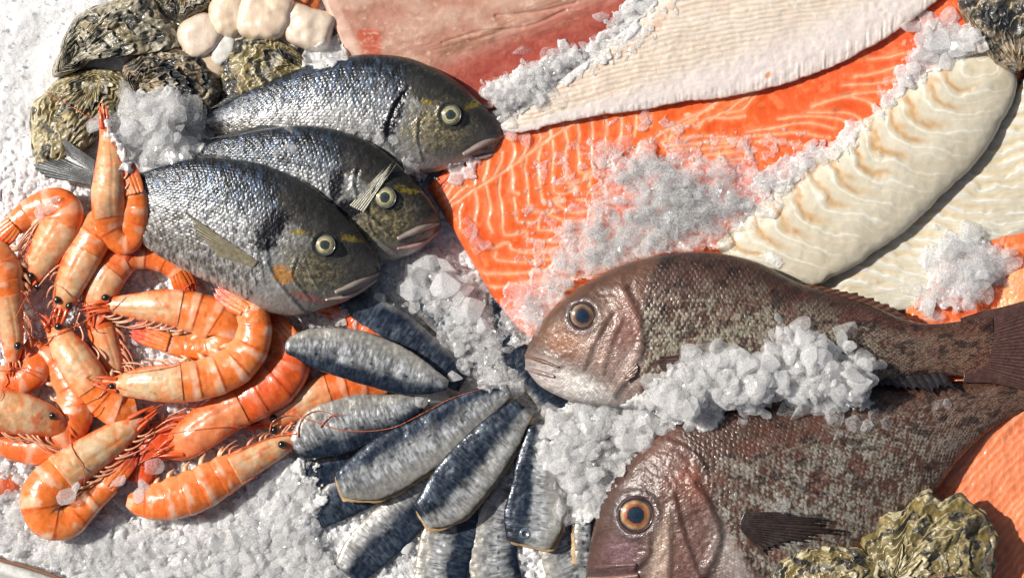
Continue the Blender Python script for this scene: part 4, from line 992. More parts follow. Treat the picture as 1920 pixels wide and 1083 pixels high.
# ------------------------------------------------------------------ prawns
ORA = np.array([.79, .180, .024]); DEEP = np.array([.70, .070, .010]); CREAM = np.array([.64, .38, .18]); WHT = np.array([.80, .62, .48]); REDT = np.array([.62, .045, .018])
def prawn(path, widths, z0, side, label, seed, car=.42, tail=True, head=True, red=0., eyes=(), legs=5, zpath=None, pale=.8, swim=True, feelers=()):
    rs = np.random.default_rng(seed)
    zp = np.zeros(len(path)) if zpath is None else np.array(zpath, float)
    D = catmull(np.c_[np.asarray(path, float), np.asarray(widths, float), zp], 0)
    N = 260
    D, L = resample(D, N, [0, 1])
    C = D[:, :2]; W = D[:, 2]*1.13; Zb = D[:, 3]+z0
    s = np.linspace(0, 1, N)
    T = np.gradient(C, axis=0); T /= np.linalg.norm(T, axis=1, keepdims=True)+1e-9
    Nn = np.stack([-T[:, 1], T[:, 0]], 1)*side          # points to the belly
    root = thing('prawn', C[N//2, 0], C[N//2, 1], z0, label, 'prawn', 'cooked prawns piled at the left')
    st = .86 if tail else 1.0
    if not head: car = 0.0
    nseg = int(np.clip(round(L*(st-car)/(.62*W.mean())), 2, 6))
    if not head: car = 0.0
    def section(lo, hi, segs, is_head):
        i0, i1 = int(lo*(N-1)), int(hi*(N-1))+1
        n = (i1-i0)*(2 if segs else 1)
        q = np.linspace(lo, min(1, hi), n)
        f = lambda A: np.interp(q, s, A)
        c = np.stack([f(C[:, 0]), f(C[:, 1])], 1); nn = np.stack([f(Nn[:, 0]), f(Nn[:, 1])], 1)
        w = f(W)/2; zb = f(Zb)
        ph = (q-lo)/(hi-lo)
        if segs:
            g = ph*segs; fr = g-np.floor(g); fr = np.where(g >= segs-1e-6, 1, fr); kk = np.minimum(np.floor(g), segs-1)
            fac = .982+.027*ss(.2, 1, fr)+.027*ss(.11, .0, fr)*(kk > 0)
        else:
            fr = ph; kk = ph*0; fac = 1+0*ph
            fac = fac*(1+.008*ss(.9, 1, ph))
        MA = 64
        ang = np.linspace(0, TAU, MA, endpoint=False)
        cs, sn = np.cos(ang), np.sin(ang)               # cs=+1 at the belly edge
        bel = 1+(.10*np.abs(np.sin(np.pi*fr))[:, None] if segs else 0)*np.clip(cs, 0, 1)[None]**2
        rad = (w*fac)[:, None]*bel
        P = np.zeros((n, MA, 3))
        P[..., :2] = c[:, None]+nn[:, None]*(rad*cs[None])[..., None]
        th = (w*fac*.74)[:, None]
        P[..., 2] = zb[:, None]+th*(1+np.sign(sn)*np.abs(sn)**.9*(1-.18*np.clip(cs, 0, 1)**2))*1.0
        x, y = P[..., 0], P[..., 1]
        n1 = fbm(x/22, y/22, 3, seed); n2 = fbm(x/7, y/7, 3, seed+2); n3 = fbm(x/3, y/3, 2, seed+4)
        v = (1-cs)[None]/2*np.ones((n, 1))             # 0 belly, 1 back
        frg = fr[:, None]*np.ones((1, MA)); phg = ph[:, None]*np.ones((1, MA))
        base = mix(ORA, DEEP, np.clip(red+.5*(n1-.45)*2, 0, 1))
        if segs:
            band = ss(.60, .80, frg+.18*(n1-.5))*ss(1.02, .93, frg)
            c_ = mix(base, WHT, .72*band*ss(.38, .60, n1+.12*(v-.5))*(1-.6*red)*pale)
            c_ = mix(c_, DEEP*.9, .75*np.exp(-((frg-.09)/.06)**2)*ss(.25, .55, n2))
            c_ = mix(c_, CREAM, .55*ss(.3, .0, v)*(1-.6*red))
            c_ = mix(c_, np.array([.86, .36, .12]), .4*ss(.45, .7, n1)*(1-red*.6))
        else:
            pl = pale*ss(.95, .35, np.abs(phg-.62)*1.9)*ss(.42, .66, n1*.75+.20*n2+.18)
            c_ = mix(mix(base, np.array([.80, .34, .14]), .5), CREAM, np.clip(pl*1.15, 0, 1)*(1-red*.85))
            c_ = mix(c_, np.array([.58, .50, .34]), .45*ss(.5, .7, fbm(x/30, y/30, 2, seed+9))*pale*ss(.2, .5, phg)*(1-red))
            c_ = mix(c_, mix(ORA, DEEP, n2), .75*ss(.50, .70, n1*.6+n2*.3+.45*ss(.42, .0, phg)+.18*ss(.25, .0, v)))
            c_ = mix(c_, mix(ORA, DEEP, n1), .8*np.clip(ss(.86, .99, v+.10*(n2-.5))+ss(.16, .02, v+.14*(n2-.5)), 0, 1))
            c_ = mix(c_, REDT, .45*ss(.9, 1, v)*ss(.5, 0, phg))
            c_ = mix(c_, np.array([.80, .66, .46]), .45*pale*ss(.5, .68, fbm(x/13, y/13, 3, seed+12))*(1-red))
        fl = ss(.60, .75, n3*.6+n2*.45)
        c_ = mix(c_, np.array([.85, .45, .22]), .15*fl)
        P[..., 2] += (2.0*(n1-.5)+.3*(n2-.5))*np.clip(sn, 0, 1)[None]*w.mean()/25*1.5
        if not segs:   # groove along the carapace
            gv = np.exp(-((v-.36-.15*(phg-.5))/.035)**2)*ss(.25, .5, phg)*(sn > 0)[None]
            P[..., 2] -= 1.3*gv; c_ = mix(c_, c_*.8, .6*gv)
        cap0 = P[:1].mean(1, keepdims=True).repeat(MA, 1); cap1 = P[-1:].mean(1, keepdims=True).repeat(MA, 1)
        P = np.concatenate([cap0, P, cap1], 0); c_ = np.concatenate([c_[:1], c_, c_[-1:]], 0)
        return P, c_
    if head:
        P, c_ = section(.0, car, 0, True); grid_obj('carapace', P, True, c_, M_PRAWN, root, flip=side < 0)
    P, c_ = section(max(0, car-.02), st, nseg, False); grid_obj('abdomen', P, True, c_, M_PRAWN, root, flip=side < 0)
    def at(q):
        i = int(np.clip(q, 0, 1)*(N-1)); return C[i], T[i], Nn[i], W[i], Zb[i]
    if tail:
        c0, t0, n0, w0, zb0 = at(st-.01)
        tl = L*(1-st)*1.25+6
        for k in range(5):
            a = (k-2)*.17+.05*rs.normal()
            dvec = t0*math.cos(a)+n0*math.sin(a)
            # follow the path curve at the end
            ce, te, ne, we, zbe = at(1.0)
            tip = (ce+te*3)+ne*(k-2)*w0*.16+te*(2-abs(k-2))*3
            b0 = c0+n0*(k-2)*w0*.14
            bw = w0*(.17 if k != 2 else .15)
            per = np.array([-(tip-b0)[1], (tip-b0)[0]]); per /= np.linalg.norm(per)+1e-9
            m = 26; f = np.linspace(0, 1, m); wv = bw*(.55+.75*np.sin(np.pi*np.clip(f*.9+.08, 0, 1))**.8)*ss(1.03, .8, f)
            wv[-1] = .3
            cc = b0+(tip-b0)*f[:, None]
            an = np.linspace(0, TAU, 16, endpoint=False)
            P = np.zeros((m, 16, 3))
            P[..., :2] = cc[:, None]+per[None, None]*(wv[:, None]*np.cos(an))[..., None]
            zc = zb0*(1-f)+zbe*f+w0*.50*(1-f*.45)+(2-abs(k-2))*1.6+5
            P[..., 2] = zc[:, None]+(2.4+3.5*(1-f))[:, None]*np.sin(an)+.8*np.sin(an*6)
            nn = fbm(P[..., 0]/5, P[..., 1]/5, 3, seed+k)
            c_ = mix(mix(ORA, REDT, ss(.25, .9, f)[:, None]*np.ones((1, 16))), np.array([.85, .45, .3]), .35*ss(.5, .75, nn))
            P = np.concatenate([P[:1].mean(1, keepdims=True).repeat(16, 1), P, P[-1:].mean(1, keepdims=True).repeat(16, 1)], 0)
            c_ = np.concatenate([c_[:1], c_, c_[-1:]], 0)
            grid_obj('tail_fan_blade', P, True, c_, M_PRAWN, root)
    if head:
        for k in range(1):     # long feelers swept from the face
            c0, t0, n0, w0, zb0 = at(.06); a0 = rs.normal()*.9; L0 = 60+70*rs.random(); p = c0.copy(); pts = [p.copy()]; dr = -t0*math.cos(a0)+n0*math.sin(a0)
            for _ in range(5):
                a0 = rs.normal()*.45; dr = np.array([dr[0]*math.cos(a0)-dr[1]*math.sin(a0), dr[0]*math.sin(a0)+dr[1]*math.cos(a0)]); p = p+dr*L0/5; pts.append(p.copy())
            AUTO.append((root, pts))
        # beak, face plates and mouth feelers
        c0, t0, n0, w0, zb0 = at(.10); ct, tt, nt_, wt, zbt = at(.0)
        zt = zb0+w0*.55
        pl = [(c0-n0*w0*.30, ct-tt*6-nt_*3, 4.5, 10), (c0+n0*w0*.05, ct-tt*14+nt_*3, 3.4, 6), (c0+n0*w0*.30, ct-tt*2+nt_*9, 4.2, 4)]
        for j, (p0, p1, r0, up) in enumerate(pl):
            mid = (p0+p1)/2+n0*rs.normal()*1.5
            P = tube([(*p0, zt+up*.5), (*mid, zt+up*.6), (*p1, zt+up*.2)], [r0, r0*.8, .5], 8, 16)
            cc = mix(ORA, REDT, np.clip(.3+.5*fbm(P[..., 0]/6, P[..., 1]/6, 2, seed+j), 0, 1))
            grid_obj('beak' if j == 0 else 'face_plate', P, True, cc, M_PRAWN, root)
        for (ex, ey) in eyes:
            n, m = 14, 20
            a = np.linspace(0, math.pi, n); th = np.linspace(0, TAU, m, endpoint=False)
            r = 7.6
            i = np.argmin((C[:, 0]-ex)**2+(C[:, 1]-ey)**2)
            zc = Zb[i]+W[i]*.62+5
            P = np.stack([ex+r*np.sin(a)[:, None]*np.cos(th), ey+r*np.sin(a)[:, None]*np.sin(th), zc+r*.95*np.cos(a)[:, None]*np.ones(m)], -1)
            cc = np.full(P.shape, .012); cc[..., 2] = .010
            e = grid_obj('eye', P, True, cc, M_EYE, root)
            bk = np.array([ex, ey])+(C[min(N-1, i+14)]-np.array([ex, ey]))*.5
            P = tube([(ex, ey, zc-2), (*bk, zc-7)], [4.5, 4], 8, 8)
            grid_obj('eye_stalk', P, True, np.tile(np.array([.35, .18, .07]), P.shape[:2]+(1,)), M_PRAWN, root)
        for k in range(legs*2):
            q = .10+.34*(k+.9*rs.random())/max(1, legs*2-1)*car/.42
            c1, t1, n1_, w1, zb1 = at(q)
            p0 = c1+n1_*w1*.38
            ln = (14+40*rs.random()**1.5)*w1/56
            fw = -t1*(.95+.5*rs.random())+n1_*(.25+.55*rs.random()*rs.random())
            fw /= np.linalg.norm(fw)
            p1 = p0+n1_*w1*.16-t1*ln*.3; p2 = p1+fw*ln*.55; p3 = p2+(-t1*.9+n1_*.15*rs.normal())*ln*.6
            zz = zb1+w1*.42
            P = tube([(*p0, zz), (*p1, zz+4), (*p2, zz+2), (*p3, zz-3)], [2.3, 2.2, 1.6, .6], 7, 22)
            cc = mix(np.array([.72, .33, .16]), np.array([.70, .45, .30]), fbm(P[..., 0]/6, P[..., 1]/6, 2, seed+k))
            cc = mix(cc, REDT, .4*red+.15)
            grid_obj('leg', P, True, cc, M_PRAWN, root)
    if swim:
        for k in range(5):
            q = max(car, .05)+(st-max(car, .05))*(.08+.17*k)
            c1, t1, n1_, w1, zb1 = at(q)
            p0 = c1+n1_*w1*.42; ln = w1*.34
            p1 = p0+n1_*ln*.5-t1*ln*(.15+.3*rs.random()); p2 = p0+n1_*ln*.8-t1*ln*(.5+.4*rs.random())
            zz = zb1+w1*.36
            P = tube([(*p0, zz), (*p1, zz+2), (*p2, zz-2)], [4.6*w1/60, 4*w1/60, .8], 8, 14)
            cc = mix(np.array([.78, .40, .18]), np.array([.74, .52, .36]), fbm(P[..., 0]/6, P[..., 1]/6, 2, seed+k))
            grid_obj('swimmeret', P, True, cc, M_PRAWN, root)
    FEEL.append((root, feelers))
    return root
FEEL = []; AUTO = []

prawn([(180,604),(184,560),(203,514),(235,484),(272,479),(314,490),(341,517),(353,548)], [30,56,64,54,46,44,36,26], 0, -1, 'curled orange prawn under the cod-flat silver bream belly, arching over the ice gap'.replace('cod-flat ', ''), 301, car=.36, red=.35, eyes=(), feelers=[[(345,545),(362,530),(385,545)]])
prawn([(224,738),(212,694),(198,642),(188,600),(200,560),(215,540)], [14,40,48,46,40,30], -6, 1, 'orange prawn lying head down beneath the long beaked one, legs hanging over the ice gap', 302, car=.6, tail=False, red=.45, legs=6)
prawn([(110,606),(120,562),(140,512),(162,468),(186,430),(212,420),(236,446),(240,480)], [6,40,58,64,60,54,46,36], 18, -1, 'two eyed prawn heading down, between the plump curled one and the upright one', 303, car=.5, red=.1, eyes=((107,562),(130,573)), legs=3, swim=False, feelers=[[(128,600),(150,612),(166,595),(200,580)]])
prawn([(44,550),(62,512),(90,462),(116,416),(108,388),(68,392),(28,420),(-8,456)], [8,44,64,74,66,50,38,30], 12, -1, 'plump curled prawn at the far left whose head with two eyes points down', 304, car=.46, red=.15, eyes=((58,517),(70,537)), feelers=[[(58,450),(35,478),(0,490)],[(40,545),(52,560),(70,590),(68,600),(45,605),(60,640),(90,640)]])
prawn([(190,200),(200,262),(204,318),(203,372),(214,430),(240,447),(256,402),(250,350),(229,306)], [6,26,48,58,58,50,42,38,28], 24, -1, 'upright prawn with a long beak whose red tail folds back up beside its head', 305, car=.5, red=.15, legs=5, zpath=(60,66,66,58,10,6,50,62,66), feelers=[[(190,200),(196,222),(200,250)]])
prawn([(22,702),(24,650),(18,598),(8,540),(0,500),(-24,476)], [8,34,48,62,64,60], 22, 1, 'prawn running down the left edge with one black eye near its beak', 306, car=.62, tail=False, red=.2, eyes=((33,648),), legs=3, feelers=[[(30,690),(50,690),(75,700),(90,715)]])
prawn([(48,640),(88,668),(120,700),(142,748),(128,800),(86,836),(40,838),(-10,826)], [26,36,50,62,66,62,52,40], 2, 1, 'orange curled prawn body behind the prawn head at the left edge', 307, car=0, head=False, tail=False, red=.3, legs=0)
prawn([(86,664),(66,692),(36,712),(-6,712)], [36,54,52,44], -2, 1, 'short glossy orange prawn curl at the left edge, above the pale prawn head', 308, car=0, head=False, tail=False, red=.4)
prawn([(10,655),(45,668),(80,672)], [20,34,30], 2, 1, 'dark red prawn tail tip between two prawns near the left edge', 309, car=0, head=False, tail=False, red=1)
prawn([(140,820),(105,797),(60,780),(18,772),(-40,768)], [14,46,66,72,70], 30, -1, 'pale prawn head entering from the left edge with one black eye', 310, car=.95, tail=False, red=0, eyes=((98,779),), legs=5, swim=False, feelers=[[(0,694),(40,694),(80,712)]])
prawn([(160,577),(206,572),(260,574),(312,575),(368,586),(412,606),(420,636),(384,653),(325,645),(290,634),(250,617)], [6,26,46,60,68,72,64,52,38,32,22], 26, 1, 'large prawn with a long beak pointing left, its red tail curled back under its head', 311, car=.38, red=.05, eyes=((197,558),), legs=5, feelers=[[(160,590),(180,620),(200,624)],[(163,600),(140,612),(100,630),(72,634)]])
prawn([(80,598),(104,620),(130,658),(160,704),(190,745),(226,768),(256,762)], [6,36,60,68,62,60,44], 10, -1, 'cream headed prawn slanting down right with a black eye near its red beak', 312, car=.62, tail=False, red=0, eyes=((109,612),), legs=2, feelers=[[(100,630),(85,645),(60,630),(40,605)],[(170,780),(185,778),(195,762)]])
prawn([(175,716),(215,722),(270,718),(330,718),(390,709),(440,687),(470,650),(478,610),(468,578),(448,560),(412,536)], [6,30,56,66,66,66,62,56,50,40,26], 48, -1, 'biggest curved prawn in front, bent upward with a raised red tail at its right end', 313, car=.36, red=.0, eyes=((209,725),), legs=4, pale=1., feelers=[[(240,700),(275,696),(330,685),(350,672)],[(175,716),(162,708),(170,700)]])
prawn([(300,850),(340,832),(388,797),(432,768),(480,742),(528,708),(545,662),(522,622),(490,604)], [18,58,72,72,78,78,66,52,40], 6, -1, 'broad deep orange prawn lying behind the biggest curved prawn, head down left', 314, car=.44, red=.75, legs=4, pale=.4, feelers=[[(300,850),(260,870),(255,900)]])
prawn([(466,800),(510,782),(560,756),(612,735),(670,720),(725,715)], [8,38,54,58,54,44], -6, 1, 'orange prawn pushed under the grey sardine fillet, two black eyes at its head', 315, car=.6, tail=False, red=.4, eyes=((513,784),(514,806)), legs=4, feelers=[[(505,812),(512,790),(540,778),(590,790),(640,806),(690,808),(740,800),(790,776),(850,745),(905,728)],[(470,800),(420,800),(370,805),(300,815)]])
prawn([(355,785),(305,822),(272,858),(262,905)], [30,54,60,50], -10, 1, 'dark red prawn lying low in shade between its bigger neighbours', 316, car=0, head=False, tail=False, red=1, pale=.1)
prawn([(290,765),(262,786),(220,817),(172,850),(118,888),(80,928),(86,970),(126,978),(166,942),(200,910),(226,880),(248,846)], [6,32,52,64,72,74,66,56,46,40,38,28], 22, -1, 'big pale headed prawn at the lower left, its red tail fan folded beside its belly', 317, car=.40, red=.0, eyes=((266,776),), legs=6, pale=1., feelers=[[(290,765),(310,755),(345,740)]])
prawn([(578,810),(530,832),(480,858),(430,886),(370,919),(312,938),(266,942),(238,936)], [8,36,50,62,72,66,48,22], 14, 1, 'striped orange prawn in front on the ice with its head against the silvery sardine', 318, car=.42, tail=False, red=.1, eyes=((528,833),), legs=3, pale=1., feelers=[[(560,812),(500,822),(440,850)],[(600,800),(620,780),(648,778)],[(455,905),(520,875),(545,850)]])
prawn([(40,905),(14,908),(-20,912)], [20,34,40], -4, 1, 'small red prawn tail tip alone on the ice at the left edge', 319, car=0, head=False, tail=False, red=.8, swim=False)
prawn([(720,648),(680,612),(640,586),(600,573),(566,569)], [40,34,30,24,14], 2, 1, 'red prawn tail poking out past the tip of the dark navy sardine', 320, car=0, head=False, red=.8, swim=False)

# ------------------------------------------------------------------ board edge, bottom left
def board():
    top = [(-500,905),(-200,990),(-80,1024),(0,1050),(50,1064),(105,1083),(190,1118),(300,1170),(420,1240)]
    ribs = [(x, y, x-260-.2*(x+500), y+640) for x, y in top]
    B = rib_body(ribs, 14, -2, 0, N=200, MT=60, MB=8, p=.12, flat_bottom=True)
    x, y = B.x, B.y
    n = fbm((x+y*.4)/90, (y-x*.32)/7, 4, 5)
    c = mix(np.array([.42, .41, .37]), np.array([.74, .74, .71]), ss(.35, .55, n))
    root = body_obj('serving_board', B, c, M_BOARD, None, 1.5*(n-.5), origin=world(np.array([0., 1080., 0])))
    tag(root, 'whitewashed wooden board edge peeking out below the ice at the bottom left corner', 'board')
    P = tube([(a, b-2, 16) for a, b in top], [3.4]*len(top), 8, 120)
    grid_obj('rim', P, True, np.tile(np.array([.24, .12, .07]), P.shape[:2]+(1,)), M_BOARD, root)
board()
hm_fill()

# feelers rest on whatever lies below them
for root, fl in FEEL+[(r_, [p_]) for r_, p_ in AUTO]:
    for f in fl:
        D, L = resample(catmull(f, 0), max(24, int(len(f)*14))); 
        z = np.array([hm_at(np.array(px), np.array(py)) for px, py in D])
        z = np.maximum(z, np.interp(np.arange(len(z)), [0, len(z)-1], [z[0], z[-1]])*.0+z)
        kz = np.convolve(np.pad(z, 4, mode='edge'), np.ones(9)/9, 'valid')
        z = np.maximum(kz, z)+2.2
        P = tube(np.c_[D, z], np.linspace(1.2, .5, len(D)), 6, len(D)*2)
        grid_obj('feeler', P, True, np.tile(np.array([.55, .13, .05]), P.shape[:2]+(1,)), M_PRAWN, root, solid=False)

# ------------------------------------------------------------------ loose crushed ice
def ico(sub):
    import bmesh
    bm = bmesh.new(); bmesh.ops.create_icosphere(bm, subdivisions=sub, radius=1)
    V = np.array([v.co[:] for v in bm.verts]); F = np.array([[v.index for v in f.verts] for f in bm.faces]); bm.free()
    return V, F
def lump(V, seed, amp=.5):
    n = fbm(V[:, 0]*1.3+seed*3.1+V[:, 2]*.7, V[:, 1]*1.3-seed+V[:, 2]*1.1, 3, seed)
    n2 = fbm(V[:, 0]*3.3+seed+V[:, 2], V[:, 1]*3.3-V[:, 2]*1.7, 2, seed+9)
    r = np.random.default_rng(seed)
    R = .85+.25*(n-.3)+.12*(n2-.5)
    W = V*R[:, None]
    for _ in range(9):                                  # broken facets
        d = r.normal(size=3); d /= np.linalg.norm(d); c = .36+.28*r.random()
        p = W@d; W = W-np.where(p > c, (p-c)*.97, 0)[:, None]*d
    return W*np.array([1.1, .6+.4*r.random(), .42+.25*r.random()])*1.15
TPL = {}
for s_, cnt in ((1, 10), (2, 14), (3, 12)):
    V, F = ico(s_); TPL[s_] = ([lump(V, 40+s_*20+i) for i in range(cnt)], F)

def in_poly(x, y, poly):
    P = np.asarray(poly, float); ins = np.zeros(x.shape, bool)
    j = len(P)-1
    for i in range(len(P)):
        a, b = P[i], P[j]
        c = ((a[1] > y) != (b[1] > y)) & (x < (b[0]-a[0])*(y-a[1])/(b[1]-a[1]+1e-9)+a[0])
        ins ^= c; j = i
    return ins

def ice(label, poly, n, r0, r1, seed, op=(.35, .75), power=2.2, maxh=90, feather=14, spots=None, sink=.3, mat=None, name='crushed_ice', kind='stuff', group=None, lim=None):
    r = np.random.default_rng(seed)
    if spots is None:
        P = np.asarray(poly, float); lo, hi = P.min(0)-feather, P.max(0)+feather
        X = r.uniform(lo[0], hi[0], n*8); Y = r.uniform(lo[1], hi[1], n*8)
        closed = np.vstack([P, P[:1]])
        ins = in_poly(X, Y, P); dd = dist_poly(X, Y, closed); sd = np.where(ins, dd, -dd)
        cl = fbm(X/26, Y/26, 2, seed)                   # clumpy
        keep = r.random(len(X)) < np.clip((sd+feather)/(2*feather), 0, 1)**1.5*ss(.28, .5, cl+.15*ss(0, 30, sd))
        X, Y, sd = X[keep][:n], Y[keep][:n], sd[keep][:n]
        R = r0+(r1-r0)*r.random(len(X))**power
        R = R*np.clip(.55+.45*sd/25, .5, 1)
        o = np.argsort(-R+r.normal(size=len(R))*(r1-r0)*.25)
        X, Y, R = X[o], Y[o], R[o]
    else:
        A = np.array(spots, float); X, Y, R = A[:, 0], A[:, 1], A[:, 2]
    Vs, Fs, Os, base = {1: [], 2: [], 3: []}, {1: [], 2: [], 3: []}, {1: [], 2: [], 3: []}, None
    allV, allF, allO = [], [], []; off = 0
    for x, y, rr in zip(X, Y, R):
        best = None
        for _ in range(2 if spots is None else 1):
            xx = x+(_ > 0)*r.normal()*rr; yy = y+(_ > 0)*r.normal()*rr
            gx, gy = plane_xy(xx, yy, 40)
            i = int((gy-HY0)/HR); j = int((gx-HX0)/HR); k = max(1, int(rr*.6/HR))
            i = min(max(i, k), HM.shape[0]-k-1); j = min(max(j, k), HM.shape[1]-k-1)
            pt = HM[i-k:i+k+1, j-k:j+k+1]; h = .5*pt.mean()+.5*np.median(pt)
            if best is None or h < best[0]: best = (h, xx, yy, i, j)
        h, xx, yy, i, j = best
        if h > (maxh+60 if lim is None else lim): continue
        lv = 3 if rr > 15 else (2 if rr > 5.5 else 1)
        tv, tf = TPL[lv]; W = tv[r.integers(len(tv))]
        a = r.uniform(0, TAU); t = r.normal()*.35
        ca, sa = math.cos(a), math.sin(a)
        Rz = np.array([[ca, -sa, 0], [sa, ca, 0], [0, 0, 1]]); Rx = np.array([[1, 0, 0], [0, math.cos(t), -math.sin(t)], [0, math.sin(t), math.cos(t)]])
        W = (W@Rx.T@Rz.T)*rr*1.25
        zc = h+rr*(.5-sink)
        k = max(1, int(rr*.9/HR))
        i0, i1, j0, j1 = max(0, i-k), min(HM.shape[0], i+k+1), max(0, j-k), min(HM.shape[1], j+k+1)
        if h < maxh:
            gi, gj = np.mgrid[i0:i1, j0:j1]
            dd = ((gi-i)**2+(gj-j)**2)*(HR/rr)**2
            HM[i0:i1, j0:j1] = np.maximum(HM[i0:i1, j0:j1], np.where(dd < 1, zc+rr*.5*np.sqrt(np.clip(1-dd, 0, 1)), -99))
        allV.append(W+np.array([xx, yy, zc])); allF.append(tf+off); off += len(W)
        allO.append(np.full(len(W), r.uniform(*op)))
    if not allV: return
    V = np.concatenate(allV); F = np.concatenate(allF); O = np.concatenate(allO)
    cx, cy = V[:, 0].mean(), V[:, 1].mean()
    o = raw_mesh(name, world(V), F, None, {'op': O}, mat or M_SHARD, origin=world(np.array([cx, cy, 0.])), smooth=False)
    tag(o, label, 'ice', group, kind)
    return o

def heap(label, poly, seed, sizes=(30, 13), thick=10, op=(.35, .7), feather=14, name='crushed_ice', step=1.9, cover=1.0, fill=.6, amp=.45, extra=0, xr=(3, 9), zcut=999, maxz=None):
    """a fused mass of crushed ice: broken chunks standing on whatever lies below"""
    P = np.asarray(poly, float); P = np.stack(plane_xy(P[:, 0], P[:, 1], 45.), 1)
    lo, hi = P.min(0)-feather*1.6, P.max(0)+feather*1.6
    X, Y = np.meshgrid(np.arange(lo[0], hi[0], step), np.arange(lo[1], hi[1], step))
    gi = (Y-HY0)/HR; gj = (X-HX0)/HR
    i = np.clip(gi.astype(int), 0, HM.shape[0]-2); j = np.clip(gj.astype(int), 0, HM.shape[1]-2); fi = gi-i; fj = gj-j
    def samp(A): return (A[i, j]*(1-fi)+A[i+1, j]*fi)*(1-fj)+(A[i, j+1]*(1-fi)+A[i+1, j+1]*fi)*fj
    raw = samp(HM); sm = samp(blur(HM, 5)); sm2 = samp(blur(HM, 11))
    base = np.maximum(raw*(1-fill)+fill*np.maximum(sm, sm2*.5+sm*.5), raw-2)
    if maxz is not None: base = np.minimum(base, maxz)
    closed = np.vstack([P, P[:1]])
    Xw = X+10*(fbm(X/15, Y/15, 3, seed+1)-.5)+4*(fbm(X/5, Y/5, 2, seed+3)-.5); Yw = Y+10*(fbm(X/15, Y/15, 3, seed+2)-.5)+4*(fbm(X/5, Y/5, 2, seed+4)-.5)
    top = np.full(X.shape, -99.); opa = np.zeros(X.shape)
    rr = np.random.default_rng(seed)
    for k, sz in enumerate(list(sizes)+[sizes[-1]*.55]):
        F1, F2, fx, fy, r = worley(Xw/sz, Yw/sz, seed+k*17)
        cx, cy = fx*sz, fy*sz
        d = dist_poly(cx, cy, closed); sd = np.where(in_poly(cx, cy, P), d, -d)
        r2 = _h(np.floor(fx), np.floor(fy), seed+5+k); r3 = _h(np.floor(fx), np.floor(fy), seed+6+k)
        prob = ss(-feather, feather, sd)*cover
        prob = prob*(1 if k else .8)*ss(.22, .45, fbm(cx/40, cy/40, 2, seed+8)+.2*ss(0, 40, sd)+(0 if cover > .95 else -.12))
        alive = r2 < prob
        edge = np.clip((F2-F1)/.9, 0, 1)
        g = F2-F1; cut = 1.0-F1*1.05+.25*(fbm(Xw/sz*2.1, Yw/sz*2.1, 2, seed+k)-.5)
        dome = np.clip(np.minimum(np.minimum(g*4.2, cut*3.0), .75+.4*r), 0, 1.2)
        tilt = ((Xw/sz-fx)*(r3-.5)+(Yw/sz-fy)*(_h(np.floor(fx), np.floor(fy), seed+9)-.5))*2.4
        h = base+thick*ss(-feather, 45, sd)*(1 if k < 2 else .9)+sz*.30*amp*(dome*(.65+.8*r+tilt))-2*(k == 2)
        h = np.where(alive & (dome > .02), h, -99)
        win = h > top
        top = np.where(win, h, top)
        opa = np.where(win, op[0]+(op[1]-op[0])*(r*.7+.3*r3)+.30*ss(.42, .12, np.minimum(g, cut)), opa)
    grain = fbm(X/3.6, Y/3.6, 2, seed+20)
    ok = (top > -90) & (raw < zcut)
    top = np.where(ok, top+.7*(grain-.5)+1.4*(fbm(X/9, Y/9, 2, seed+21)-.5), raw-14)
    n, m = X.shape
    F = quads(n, m)
    keep = ok.ravel()[F].any(1)
    F = F[keep]
    used = np.unique(F); mp = np.full(n*m, -1); mp[used] = np.arange(len(used)); F = mp[F][:, ::-1]
    V = np.stack([(X-960)*S, -(Y-541.5)*S, top*S], -1).reshape(-1, 3)[used]
    o = raw_mesh(name, V, F, None, {'op': np.clip(opa, .02, .97).ravel()[used]}, M_ICE, origin=np.array([V[:, 0].mean(), V[:, 1].mean(), 0.]))
    tag(o, label, 'ice', None, 'stuff')
    I = i.ravel()[ok.ravel()]; J = j.ravel()[ok.ravel()]
    np.maximum.at(HM, (I, J), top.ravel()[ok.ravel()])
    return o

heap('pinkish crushed ice spread over the orange salmon fillet', [(1140,300),(1190,282),(1280,292),(1350,300),(1470,318),(1500,345),(1440,400),(1380,425),(1330,470),(1230,490),(1120,530),(1060,580),(1020,635),(950,620),(935,570),(985,540),(1040,500),(1055,440),(1120,390)], 409, (38, 17), 5, (.08, .30), 16, zcut=84)
heap('thin scatter of clear ice over the salmon fat lines', [(960,330),(1120,240),(1240,215),(1500,240),(1560,250),(1480,330),(1200,320),(1100,400),(1050,520),(960,480)], 410, (16, 8), 0, (.12, .36), 20, cover=.33, fill=.1)
heap('large clear ice heap over the sea bream tails', [(222,205),(270,178),(330,172),(368,205),(380,255),(366,298),(300,312),(272,345),(235,300),(214,260)], 406, (52, 22), 30, (.55, .85), 9, fill=.75)
heap('crushed ice packed between the pink and the white fillet', [(903,160),(925,200),(950,228),(1010,196),(1090,134),(1170,79),(1230,10),(1240,-30),(1190,-30),(1130,66),(1040,104),(965,126)], 407, (26, 13), 10, (.45, .8), 9)
heap('crushed ice under the chins of the upper sea breams', [(755,295),(800,318),(870,306),(905,300),(880,335),(815,348),(780,335)], 408, (24, 11), 4, (.35, .65), 8)
heap('crushed ice scattered where the salmon meets the cod loin', [(1560,262),(1640,205),(1668,170),(1700,120),(1698,70),(1740,35),(1790,25),(1822,60),(1850,96),(1800,108),(1745,130),(1690,180),(1640,235),(1570,290),(1500,335),(1440,370),(1400,340),(1470,300)], 412, (26, 12), 4, (.3, .65), 9, cover=.92)
